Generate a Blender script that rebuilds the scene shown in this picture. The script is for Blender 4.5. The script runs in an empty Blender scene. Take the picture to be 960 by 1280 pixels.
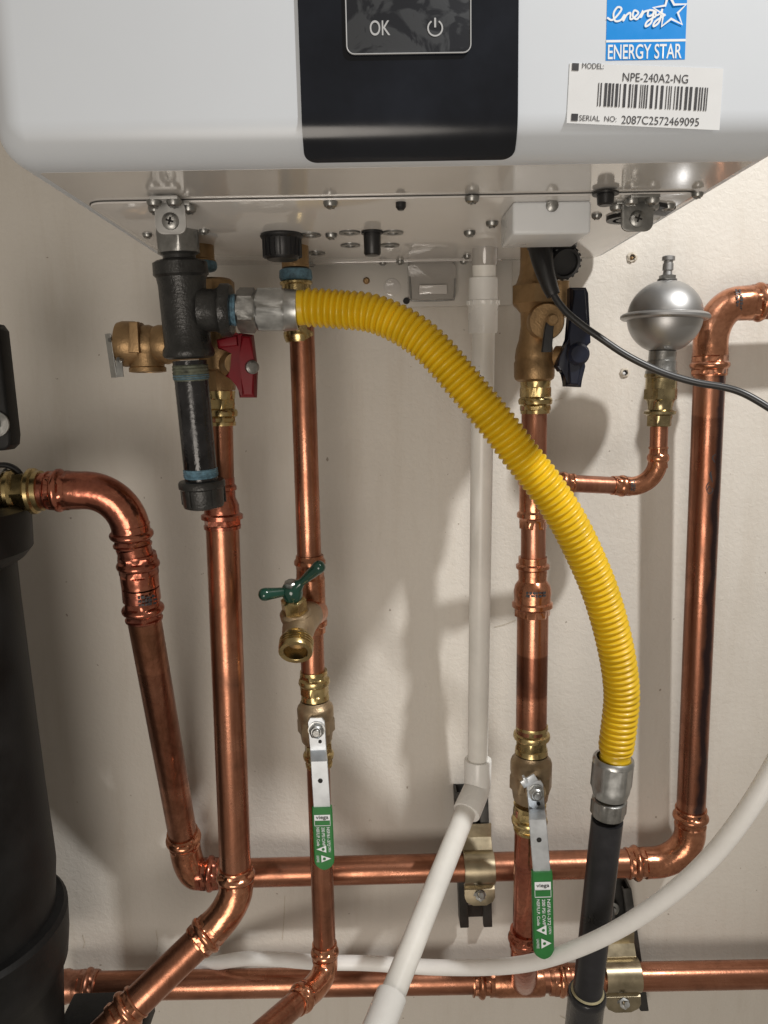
import bpy, bmesh, math, random
from mathutils import Vector, Matrix
random.seed(7)
PI = math.pi
C = bpy.context.scene.collection
scn = bpy.context.scene

# ---------------------------------------------------------------- camera
D = 0.805          # camera to wall, metres
Z0 = 1.40          # camera height
F = 960.0          # focal length in photo pixels
yc = Vector((-15, 150, -960)).normalized()
xc = Vector((1, .02, 0)); xc = (xc - xc.dot(yc) * yc).normalized()
zc = xc.cross(yc)
ROT = Matrix((xc, yc, zc))                    # camera -> world
cam_d = bpy.data.cameras.new('camera'); cam = bpy.data.objects.new('camera', cam_d); C.objects.link(cam)
cam_d.sensor_fit = 'VERTICAL'; cam_d.sensor_height = 32; cam_d.lens = 24
cam_d.clip_start = .01; cam_d.clip_end = 50
cam.matrix_world = Matrix.Translation((0, -D, Z0)) @ ROT.to_4x4()
scn.camera = cam

# ---------------------------------------------------------------- light
w = bpy.data.worlds.new('World'); scn.world = w; w.use_nodes = True
w.node_tree.nodes['Background'].inputs[0].default_value = (1.0, .89, .75, 1)
w.node_tree.nodes['Background'].inputs[1].default_value = .225

def area(name, loc, target, size, power, col, shape='DISK', sy=None):
    l = bpy.data.lights.new(name, 'AREA'); l.shape = shape; l.size = size; l.energy = power; l.color = col
    if sy: l.size_y = sy
    o = bpy.data.objects.new(name, l); C.objects.link(o); o.location = loc
    o.rotation_euler = (Vector(target) - Vector(loc)).to_track_quat('-Z', 'Y').to_euler()
    return o
KD = Vector((.73, -1.0, 1.28)).normalized()
KT = Vector((.20, -.05, Z0))
sp_d = bpy.data.lights.new('ceiling_spot', 'SPOT'); sp_d.energy = 152; sp_d.color = (1, .98, .95)
sp_d.shadow_soft_size = .046; sp_d.spot_size = math.radians(44); sp_d.spot_blend = 1.0
sp_o = bpy.data.objects.new('ceiling_spot', sp_d); C.objects.link(sp_o); sp_o.location = KT + KD * 1.9
sp_o.rotation_euler = (-(KD * 1.9) + Vector((-.05, 0, .16))).to_track_quat('-Z', 'Y').to_euler()
area('fill_light', (-.24, -1.7, Z0 - .50), (-.1, 0, Z0 - .2), .80, 9.6, (1, .91, .81))  # soft fill lamp added to lift the shaded wall and pipes, no visible source
scn.view_settings.view_transform = 'Standard'; scn.view_settings.look = 'None'
scn.view_settings.exposure = 0; scn.view_settings.gamma = 1

# ---------------------------------------------------------------- helpers
def ray(px, py): return ROT @ Vector((px - 480, -(py - 640), -F))
def at(px, py, off):
    v = ray(px, py); t = (D - off) / v.y
    return Vector((v.x * t, -off, Z0 + v.z * t))
def atz(px, py, z):
    v = ray(px, py); t = (z - Z0) / v.z
    return Vector((v.x * t, -D + v.y * t, z))
def mpp(p):                                  # metres per photo pixel at a point
    q = ROT.transposed() @ (Vector(p) - Vector((0, -D, Z0)))
    return -q.z / F
def V(*a): return Vector(a)

def finish(bm, ang=36):
    bmesh.ops.recalc_face_normals(bm, faces=bm.faces)
    for f in bm.faces: f.smooth = True
    a = math.radians(ang)
    for e in bm.edges:
        if len(e.link_faces) == 2 and e.calc_face_angle(0) > a: e.smooth = False
def link(name, bm, mat, parent=None, ang=36):
    finish(bm, ang)
    me = bpy.data.meshes.new(name)
    if parent is not None:
        bmesh.ops.translate(bm, verts=bm.verts, vec=-parent_world(parent))
    bm.to_mesh(me); bm.free()
    me.materials.append(mat)
    o = bpy.data.objects.new(name, me); C.objects.link(o)
    if parent is not None: o.parent = parent
    return o
def parent_world(p):
    v = Vector((0, 0, 0))
    while p is not None: v += p.location; p = p.parent
    return v
def thing(name, loc, label, cat, group=None):
    o = bpy.data.objects.new(name, None); C.objects.link(o); o.location = loc
    o.empty_display_size = .02
    o['label'] = label; o['category'] = cat
    if group: o['group'] = group
    return o
def tag(o, label, cat, group=None):
    o['label'] = label; o['category'] = cat
    if group: o['group'] = group
    return o

def perp(axis, up=None):
    axis = axis.normalized()
    up = up or (Vector((0, -1, 0)) if abs(axis.y) < .9 else Vector((0, 0, 1)))
    u = (up - up.dot(axis) * axis).normalized()
    return u, axis.cross(u)
def polyr(th, n):
    if not n: return 1.0
    a = 2 * PI / n
    return math.cos(PI / n) / math.cos((th % a) - PI / n)
def add_lathe(bm, p, axis, prof, seg=36, up=None, rot=0, cap=True):
    axis = Vector(axis).normalized(); u, v = perp(axis, up)
    rings = []
    for e in prof:
        s, r = e[0], e[1]; n = e[2] if len(e) > 2 else 0
        if n: seg_ = seg
        c = Vector(p) + axis * s; ring = []
        for i in range(seg):
            th = 2 * PI * i / seg
            rr = r * polyr(th + 1e-6, n)
            ring.append(bm.verts.new(c + (u * math.cos(th + rot) + v * math.sin(th + rot)) * rr))
        rings.append(ring)
    for a, b in zip(rings, rings[1:]):
        for i in range(seg):
            j = (i + 1) % seg
            bm.faces.new((a[i], a[j], b[j], b[i]))
    if cap:
        bm.faces.new(list(reversed(rings[0]))); bm.faces.new(rings[-1])
def lathe(name, p, axis, prof, mat, parent, seg=36, up=None, rot=0, cap=True, ang=36):
    bm = bmesh.new(); add_lathe(bm, p, axis, prof, seg, up, rot, cap); return link(name, bm, mat, parent, ang)
def add_sweep(bm, pts, rad, seg=24, cap=True, up=None, flat=None):
    n = len(pts); T = []
    for i in range(n):
        t = (pts[min(i + 1, n - 1)] - pts[max(i - 1, 0)]); T.append(t.normalized())
    u, _ = perp(T[0], up); rings = []
    for i in range(n):
        if i:
            q = T[i - 1].rotation_difference(T[i]); u = q @ u
            u = (u - u.dot(T[i]) * T[i]).normalized()
        v = T[i].cross(u); r = rad[i] if isinstance(rad, (list, tuple)) else rad
        fx, fy = flat if flat else (1, 1)
        rings.append([bm.verts.new(pts[i] + (u * math.cos(2 * PI * k / seg) * fx + v * math.sin(2 * PI * k / seg) * fy) * r) for k in range(seg)])
    for a, b in zip(rings, rings[1:]):
        for i in range(seg):
            j = (i + 1) % seg
            bm.faces.new((a[i], a[j], b[j], b[i]))
    if cap:
        bm.faces.new(list(reversed(rings[0]))); bm.faces.new(rings[-1])
def sweep(name, pts, rad, mat, parent, seg=24, cap=True, ang=50, up=None, flat=None):
    bm = bmesh.new(); add_sweep(bm, pts, rad, seg, cap, up, flat); return link(name, bm, mat, parent, ang)
def catmull(P, step):
    P = [P[0] * 2 - P[1]] + list(P) + [P[-1] * 2 - P[-2]]; out = []
    for i in range(1, len(P) - 2):
        a, b, c, d = P[i - 1:i + 3]; n = max(2, int((c - b).length / step))
        for k in range(n):
            t = k / n
            out.append(.5 * ((2 * b) + (c - a) * t + (2 * a - 5 * b + 4 * c - d) * t * t + (3 * b - a - 3 * c + d) * t ** 3))
    out.append(P[-2]); return out
def resample(P, step):
    L = [0]
    for a, b in zip(P, P[1:]): L.append(L[-1] + (b - a).length)
    n = max(2, int(round(L[-1] / step))); out = []; j = 0
    for k in range(n + 1):
        s = L[-1] * k / n
        while j < len(L) - 2 and L[j + 1] < s: j += 1
        t = (s - L[j]) / max(1e-9, L[j + 1] - L[j]); out.append(P[j].lerp(P[j + 1], min(1, max(0, t))))
    return out, L[-1]
def arc3(a, corner, b, n=14):
    """smooth quarter-ish bend from a to b tangent to the legs through corner"""
    out = []
    da = (corner - a); db = (b - corner)
    for k in range(n + 1):
        t = k / n
        k2 = .5523
        p0, p1, p2, p3 = a, a + da * k2, b - db * k2, b
        out.append(p0 * (1 - t) ** 3 + p1 * 3 * t * (1 - t) ** 2 + p2 * 3 * t * t * (1 - t) + p3 * t ** 3)
    return out
def add_box(bm, c, sx, sy, sz, M=None, bev=0, seg=2):
    r = bmesh.ops.create_cube(bm, size=1); vs = r['verts']
    for v in vs: v.co = Vector((v.co.x * sx, v.co.y * sy, v.co.z * sz))
    if bev:
        es = list({e for v in vs for e in v.link_edges})
        rb = bmesh.ops.bevel(bm, geom=es, offset=bev, segments=seg, profile=.5, affect='EDGES')
        vs = list({v for f in rb['faces'] for v in f.verts} | {v for v in vs if v.is_valid})
    if M is not None:
        for v in vs: v.co = M @ v.co
    for v in vs: v.co += Vector(c)
def box(name, c, sx, sy, sz, mat, parent, M=None, bev=0, seg=2):
    bm = bmesh.new(); add_box(bm, c, sx, sy, sz, M, bev, seg); return link(name, bm, mat, parent, 30)
def add_prism(bm, pts, ext, bev=0):
    """closed polygon pts (3-D, planar) extruded by vector ext"""
    a = [bm.verts.new(p) for p in pts]; b = [bm.verts.new(p + ext) for p in pts]; n = len(pts); fs = []
    f1 = bm.faces.new(a); f2 = bm.faces.new(list(reversed(b)))
    for i in range(n):
        j = (i + 1) % n; bm.faces.new((a[j], a[i], b[i], b[j]))
    if bev:
        es = list(set(f1.edges) | set(f2.edges))
        bmesh.ops.bevel(bm, geom=es, offset=bev, segments=3, profile=.5, affect='EDGES')
def prism(name, pts, ext, mat, parent, bev=0):
    bm = bmesh.new(); add_prism(bm, pts, ext, bev); return link(name, bm, mat, parent, 30)
def add_strip(bm, pts, widths, th, side):
    """rectangular bar along pts; side = width direction, th = thickness"""
    n = len(pts); rings = []; side = side.normalized()
    for i in range(n):
        t = (pts[min(i + 1, n - 1)] - pts[max(i - 1, 0)]).normalized(); nn = t.cross(side).normalized()
        w_ = widths[i] / 2; h = th / 2; c = h * .35
        prof = [(-w_, -h + c), (-w_ + c, -h), (w_ - c, -h), (w_, -h + c), (w_, h - c), (w_ - c, h), (-w_ + c, h), (-w_, h - c)]
        if w_ < c * 1.2: prof = [(a * .5 if abs(a) > w_ else a, b) for a, b in prof]
        rings.append([bm.verts.new(pts[i] + side * a + nn * b) for a, b in prof])
    for a, b in zip(rings, rings[1:]):
        for i in range(8):
            j = (i + 1) % 8; bm.faces.new((a[i], a[j], b[j], b[i]))
    bm.faces.new(list(reversed(rings[0]))); bm.faces.new(rings[-1])
def strip(name, pts, widths, th, side, mat, parent):
    bm = bmesh.new(); add_strip(bm, pts, widths, th, side); return link(name, bm, mat, parent, 25)
def rrect(w_, h_, r, n=5):
    out = []
    for cx, cy, a0 in ((w_ / 2 - r, h_ / 2 - r, 0), (-w_ / 2 + r, h_ / 2 - r, 90), (-w_ / 2 + r, -h_ / 2 + r, 180), (w_ / 2 - r, -h_ / 2 + r, 270)):
        for k in range(n + 1):
            a = math.radians(a0 + 90 * k / n); out.append((cx + r * math.cos(a), cy + r * math.sin(a)))
    return out
def text(name, s, c, right, up, h, mat, parent, width=None, bold=0.0, depth=.00015, spacing=1.0):
    """flat lettering centred at c, right/up unit vectors, capital height h"""
    cu = bpy.data.curves.new('t', 'FONT'); cu.body = s; cu.align_x = 'CENTER'; cu.align_y = 'CENTER'
    cu.size = 1; cu.offset = bold; cu.space_character = spacing
    o = bpy.data.objects.new('t', cu); C.objects.link(o)
    dg = bpy.context.evaluated_depsgraph_get(); me = bpy.data.meshes.new_from_object(o.evaluated_get(dg))
    bpy.data.objects.remove(o)
    xs = [v.co.x for v in me.vertices]; ys = [v.co.y for v in me.vertices]
    cx, cy = (min(xs) + max(xs)) / 2, (min(ys) + max(ys)) / 2
    sy = h / (max(ys) - min(ys)); sx = (width / (max(xs) - min(xs))) if width else sy
    right = right.normalized(); up = up.normalized(); nrm = right.cross(up)
    L = parent_world(parent)
    for v in me.vertices: v.co = Vector(c) + right * (v.co.x - cx) * sx + up * (v.co.y - cy) * sy + nrm * depth - L
    me.name = name; me.materials.clear(); me.materials.append(mat)
    q = bpy.data.objects.new(name, me); C.objects.link(q); q.parent = parent
    return q
def ribbon(bm, pts, wd, nrm):
    """flat painted line along pts"""
    n = len(pts); prev = None
    for i in range(n):
        t = (pts[min(i + 1, n - 1)] - pts[max(i - 1, 0)]).normalized(); s = t.cross(nrm).normalized() * wd / 2
        cur = (bm.verts.new(pts[i] + s), bm.verts.new(pts[i] - s))
        if prev: bm.faces.new((prev[0], cur[0], cur[1], prev[1]))
        prev = cur

# ---------------------------------------------------------------- materials
def newmat(name):
    m = bpy.data.materials.new(name); m.use_nodes = True; nt = m.node_tree
    return m, nt, nt.nodes['Principled BSDF']
def nd(nt, t, **kw):
    n = nt.nodes.new(t)
    for k, v in kw.items():
        if k in ('operation', 'blend_type', 'data_type', 'noise_dimensions', 'feature', 'invert'): setattr(n, k, v)
        else: n.inputs[k].default_value = v
    return n
def simple(name, col, rough, metal=0, noise=.12, nscale=60, bump=0, bscale=400, coat=0, rvar=.1, spec=.5, sheen=0):
    m, nt, b = newmat(name)
    geo = nt.nodes.new('ShaderNodeNewGeometry')
    nz = nd(nt, 'ShaderNodeTexNoise', Scale=nscale, Detail=5, Roughness=.6); nt.links.new(geo.outputs['Position'], nz.inputs['Vector'])
    rp = nt.nodes.new('ShaderNodeValToRGB'); nt.links.new(nz.outputs[0], rp.inputs[0])
    rp.color_ramp.elements[0].position = .3; rp.color_ramp.elements[1].position = .7
    rp.color_ramp.elements[0].color = (*[c * (1 - noise) for c in col], 1)
    rp.color_ramp.elements[1].color = (*[min(1, c * (1 + noise)) for c in col], 1)
    nt.links.new(rp.outputs[0], b.inputs['Base Color'])
    mr = nd(nt, 'ShaderNodeMapRange'); nt.links.new(nz.outputs[0], mr.inputs[0])
    mr.inputs[1].default_value = .3; mr.inputs[2].default_value = .7
    mr.inputs[3].default_value = max(.02, rough - rvar / 2); mr.inputs[4].default_value = rough + rvar / 2
    nt.links.new(mr.outputs[0], b.inputs['Roughness'])
    b.inputs['Metallic'].default_value = metal; b.inputs['Coat Weight'].default_value = coat
    b.inputs['Coat Roughness'].default_value = .08; b.inputs['Specular IOR Level'].default_value = spec
    if bump:
        n2 = nd(nt, 'ShaderNodeTexNoise', Scale=bscale, Detail=3); nt.links.new(geo.outputs['Position'], n2.inputs['Vector'])
        bp = nd(nt, 'ShaderNodeBump', Strength=bump, Distance=.0005); nt.links.new(n2.outputs[0], bp.inputs['Height'])
        nt.links.new(bp.outputs[0], b.inputs['Normal'])
    return m
def copper_mat(name, c0, c1, c2, rough=.27, along=(1, 1, .06), stain=None, band=None, dent=.06):
    """drawn copper: streaks along the pipe, brown oxide patches, finger marks"""
    m, nt, b = newmat(name); L = nt.links.new
    geo = nt.nodes.new('ShaderNodeNewGeometry')
    mp = nd(nt, 'ShaderNodeMapping'); mp.inputs['Scale'].default_value = along; L(geo.outputs['Position'], mp.inputs[0])
    st = nd(nt, 'ShaderNodeTexNoise', Scale=260, Detail=4, Roughness=.7); L(mp.outputs[0], st.inputs['Vector'])
    pt = nd(nt, 'ShaderNodeTexNoise', Scale=16, Detail=6, Roughness=.65, Distortion=.6); L(geo.outputs['Position'], pt.inputs['Vector'])
    sp = nd(nt, 'ShaderNodeTexNoise', Scale=420, Detail=3, Roughness=.6); L(geo.outputs['Position'], sp.inputs['Vector'])
    rp = nt.nodes.new('ShaderNodeValToRGB'); L(pt.outputs[0], rp.inputs[0]); e = rp.color_ramp.elements
    e[0].position = .34; e[0].color = (*c2, 1); e[1].position = .66; e[1].color = (*c0, 1)
    k = e.new(.5); k.color = (*c1, 1)
    mx = nd(nt, 'ShaderNodeMix', data_type='RGBA', blend_type='MULTIPLY'); mx.inputs[0].default_value = 1
    r2 = nt.nodes.new('ShaderNodeValToRGB'); L(st.outputs[0], r2.inputs[0])
    r2.color_ramp.elements[0].position = .3; r2.color_ramp.elements[0].color = (.72, .68, .66, 1)
    r2.color_ramp.elements[1].position = .62; r2.color_ramp.elements[1].color = (1, 1, 1, 1)
    L(rp.outputs[0], mx.inputs[6]); L(r2.outputs[0], mx.inputs[7])
    out = mx.outputs[2]
    # dark specks
    r3 = nt.nodes.new('ShaderNodeValToRGB'); L(sp.outputs[0], r3.inputs[0])
    r3.color_ramp.elements[0].position = .25; r3.color_ramp.elements[0].color = (.35, .3, .3, 1)
    r3.color_ramp.elements[1].position = .34; r3.color_ramp.elements[1].color = (1, 1, 1, 1)
    m2 = nd(nt, 'ShaderNodeMix', data_type='RGBA', blend_type='MULTIPLY'); m2.inputs[0].default_value = .8
    L(out, m2.inputs[6]); L(r3.outputs[0], m2.inputs[7]); out = m2.outputs[2]
    if stain:                                  # blue-black ink stripe printed along the tube; stain = (x, width)
        sx = nd(nt, 'ShaderNodeSeparateXYZ'); L(geo.outputs['Position'], sx.inputs[0])
        ns = nd(nt, 'ShaderNodeTexNoise', Scale=30, Detail=5); L(geo.outputs['Position'], ns.inputs['Vector'])
        a1 = nd(nt, 'ShaderNodeMath', operation='MULTIPLY_ADD'); L(ns.outputs[0], a1.inputs[0]); a1.inputs[1].default_value = .014; a1.inputs[2].default_value = -.007
        a2 = nd(nt, 'ShaderNodeMath', operation='ADD'); L(sx.outputs[0], a2.inputs[0]); L(a1.outputs[0], a2.inputs[1])
        a3 = nd(nt, 'ShaderNodeMath', operation='SUBTRACT'); L(a2.outputs[0], a3.inputs[0]); a3.inputs[1].default_value = stain[0]
        a4 = nd(nt, 'ShaderNodeMath', operation='ABSOLUTE'); L(a3.outputs[0], a4.inputs[0])
        mr = nd(nt, 'ShaderNodeMapRange'); L(a4.outputs[0], mr.inputs[0]); mr.inputs[1].default_value = stain[1]; mr.inputs[2].default_value = stain[1] * .4; mr.inputs[3].default_value = 0; mr.inputs[4].default_value = .82
        m3 = nd(nt, 'ShaderNodeMix', data_type='RGBA'); L(mr.outputs[0], m3.inputs[0]); L(out, m3.inputs[6]); m3.inputs[7].default_value = (.035, .04, .055, 1)
        out = m3.outputs[2]
    if band:                                   # oxidised stretch between two heights with a ragged edge
        z0_, z1_, k_ = band
        sz_ = nd(nt, 'ShaderNodeSeparateXYZ'); L(geo.outputs['Position'], sz_.inputs[0])
        w1 = nd(nt, 'ShaderNodeMath', operation='MULTIPLY_ADD'); L(pt.outputs[0], w1.inputs[0]); w1.inputs[1].default_value = .012; L(sz_.outputs[2], w1.inputs[2])
        lo = nd(nt, 'ShaderNodeMapRange'); L(w1.outputs[0], lo.inputs[0]); lo.inputs[1].default_value = z0_; lo.inputs[2].default_value = z0_ + .004
        hi = nd(nt, 'ShaderNodeMapRange'); L(w1.outputs[0], hi.inputs[0]); hi.inputs[1].default_value = z1_; hi.inputs[2].default_value = z1_ - .002
        mm = nd(nt, 'ShaderNodeMath', operation='MULTIPLY'); L(lo.outputs[0], mm.inputs[0]); L(hi.outputs[0], mm.inputs[1])
        m5 = nd(nt, 'ShaderNodeMath', operation='MULTIPLY'); L(mm.outputs[0], m5.inputs[0]); m5.inputs[1].default_value = k_
        m4 = nd(nt, 'ShaderNodeMix', data_type='RGBA', blend_type='MULTIPLY'); L(m5.outputs[0], m4.inputs[0]); L(out, m4.inputs[6]); m4.inputs[7].default_value = (.42, .36, .36, 1)
        out = m4.outputs[2]
    L(out, b.inputs['Base Color'])
    rr = nd(nt, 'ShaderNodeMapRange'); L(pt.outputs[0], rr.inputs[0]); rr.inputs[1].default_value = .35; rr.inputs[2].default_value = .65
    rr.inputs[3].default_value = rough + .12; rr.inputs[4].default_value = rough - .04; L(rr.outputs[0], b.inputs['Roughness'])
    b.inputs['Metallic'].default_value = .96
    bp = nd(nt, 'ShaderNodeBump', Strength=.25, Distance=.0003); L(sp.outputs[0], bp.inputs['Height'])
    dn_ = nd(nt, 'ShaderNodeTexNoise', Scale=75, Detail=2); L(geo.outputs['Position'], dn_.inputs['Vector'])
    bq_ = nd(nt, 'ShaderNodeBump', Strength=dent, Distance=.0016); L(dn_.outputs[0], bq_.inputs['Height']); L(bp.outputs[0], bq_.inputs['Normal'])
    L(bq_.outputs[0], b.inputs['Normal'])
    return m
CU0, CU1, CU2 = (.56, .265, .17), (.43, .19, .115), (.26, .12, .075)
M_cu = copper_mat('copper_pipe', CU0, CU1, CU2)
M_cuh = copper_mat('copper_pipe_level', CU0, CU1, CU2, along=(.06, 1, 1))
M_cus = copper_mat('copper_pipe_inked', CU0, CU1, (.4, .2, .13), stain=(at(887, 740, .055).x, .0062), band=(at(870, 1000, .05).z, at(870, 512, .05).z, .55))
M_cum = copper_mat('copper_pipe_banded', CU0, CU1, CU2, band=(at(664, 868, .125).z, at(664, 812, .125).z, .8))
M_cul = copper_mat('copper_pipe_tarnished', CU0, CU1, (.26, .115, .065), band=(at(225, 985, .09).z, at(195, 830, .12).z, .45))
M_cud = copper_mat('copper_fitting_dark', (.62, .25, .16), (.48, .17, .11), (.30, .11, .08), rough=.2, along=(1, 1, 1), dent=.5)
M_cuf = copper_mat('copper_fitting', (.74, .36, .22), (.58, .26, .15), (.38, .17, .10), rough=.2, along=(1, 1, 1), dent=.5)
M_cub = copper_mat('copper_brown', (.5, .25, .17), (.42, .19, .12), (.28, .12, .08), rough=.33)
M_brass = simple('bright_brass', (.50, .385, .185), .27, 1, noise=.22, nscale=90, rvar=.12)
M_bronze = simple('cast_bronze', (.36, .27, .17), .42, .85, noise=.2, nscale=70, bump=.5, bscale=700)
M_bronzed = simple('cast_bronze_brown', (.34, .22, .11), .45, .8, noise=.25, nscale=60, bump=.5, bscale=600)
M_steel = simple('zinc_steel', (.47, .48, .475), .36, 1, noise=.15, nscale=120, rvar=.14)
M_dsteel = simple('dull_steel', (.30, .30, .29), .36, .9, noise=.25, nscale=90, bump=.3)
M_lever = simple('lever_steel', (.60, .63, .66), .40, .8, noise=.12, nscale=60, rvar=.16)
M_iron = simple('black_iron', (.028, .028, .027), .34, .1, noise=.5, nscale=50, bump=.9, bscale=500, rvar=.2)
M_ironp = simple('black_pipe', (.018, .018, .02), .22, .0, noise=.7, nscale=45, bump=.5, bscale=300, rvar=.2)
M_gasp = simple('grey_black_pipe', (.022, .022, .025), .34, .0, noise=.4, nscale=30, bump=.25, bscale=300, rvar=.15, spec=.35)
M_dope = simple('blue_thread_sealant', (.11, .21, .28), .6, 0, noise=.5, nscale=300, bump=.8)
M_dirty = simple('sealant_smear', (.10, .11, .08), .5, 0, noise=.6, nscale=200, bump=.6)
M_yel = simple('yellow_coating', (.70, .455, .008), .38, 0, noise=.16, nscale=30, coat=.08)
M_green = simple('green_vinyl', (.02, .16, .035), .42, 0, noise=.12, nscale=80)
M_dgreen = simple('dark_green_enamel', (.006, .045, .03), .2, 0, noise=.15, nscale=60, coat=.5)
M_red = simple('red_plastic', (.17, .002, .008), .5, 0, noise=.12, nscale=60, spec=.3)
M_blue = simple('navy_plastic', (.005, .008, .022), .38, 0, noise=.15, nscale=60)
M_black = simple('black_plastic', (.012, .012, .013), .4, 0, noise=.3, nscale=60, bump=.15)
M_rubber = simple('black_cord_rubber', (.022, .023, .025), .38, 0, noise=.2, nscale=60)
M_tank = simple('black_tank_plastic', (.009, .009, .009), .48, 0, noise=.6, nscale=20, bump=.2, spec=.22)
M_pvc = simple('white_pvc', (.83, .82, .78), .33, 0, noise=.09, nscale=18, bump=.15, bscale=200)
M_pvcf = simple('white_pvc_fitting', (.84, .84, .82), .27, 0, noise=.04, nscale=30)
M_ppipe = simple('milky_tubing', (.88, .88, .86), .38, 0, noise=.05, nscale=30)
M_ss = simple('brushed_stainless', (.43, .43, .43), .44, 1, noise=.02, nscale=20, rvar=.05)
M_strap = simple('yellow_zinc_strap', (.42, .36, .25), .32, 1, noise=.25, nscale=50)
M_strut = simple('dark_strut_channel', (.06, .058, .055), .5, .6, noise=.3, nscale=60)
M_hole = simple('dark_opening', (.012, .011, .010), .8)
M_white = simple('white_enamel', (.60, .64, .69), .36, 0, noise=.015, nscale=10, coat=.0, rvar=.05)
M_under = simple('white_enamel_underside', (.66, .64, .615), .10, 0, noise=.04, nscale=8, coat=.6, rvar=.03, spec=.8)
M_cover = simple('white_cover_enamel', (.70, .72, .74), .3, 0, noise=.02, nscale=20)
M_glossb = simple('gloss_black_panel', (.007, .009, .014), .2, 0, noise=.3, nscale=20, rvar=.08)
M_lstick = simple('label_film', (.67, .685, .70), .3, 0, noise=.02, nscale=40)
M_ink = simple('black_ink', (.03, .03, .035), .5)
M_print = simple('white_print', (.75, .78, .8), .5, noise=.03)
M_eblue = simple('blue_sticker', (.0, .24, .70), .35, noise=.03)
M_icon = simple('grey_white_icon', (.42, .43, .44), .5, noise=.03)
M_clear = simple('clear_cover', (.40, .38, .355), .15, 0, noise=.04, coat=.5)
M_bkt = simple('bracket_paint', (.62, .595, .55), .4, 0, noise=.05, nscale=20)
M_sponge = simple('plaster_crumb', (.55, .50, .42), .9, noise=.2, nscale=300, bump=1)

b_ = M_ppipe.node_tree.nodes['Principled BSDF']; b_.inputs['Subsurface Weight'].default_value = .8; b_.inputs['Subsurface Radius'].default_value = (.012, .012, .012); b_.inputs['Subsurface Scale'].default_value = 1.0
def display_mat():
    m, nt, b = newmat('display_film'); L = nt.links.new
    geo = nt.nodes.new('ShaderNodeNewGeometry')
    nz = nd(nt, 'ShaderNodeTexNoise', Scale=55, Detail=4, Distortion=1.5); L(geo.outputs['Position'], nz.inputs['Vector'])
    rp = nt.nodes.new('ShaderNodeValToRGB'); L(nz.outputs[0], rp.inputs[0])
    rp.color_ramp.elements[0].position = .47; rp.color_ramp.elements[0].color = (.018, .02, .025, 1)
    rp.color_ramp.elements[1].position = .55; rp.color_ramp.elements[1].color = (.05, .054, .06, 1)
    L(rp.outputs[0], b.inputs['Base Color']); b.inputs['Roughness'].default_value = .25
    bp = nd(nt, 'ShaderNodeBump', Strength=.4, Distance=.0005); L(nz.outputs[0], bp.inputs['Height']); L(bp.outputs[0], b.inputs['Normal'])
    return m
M_disp = display_mat()
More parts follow.
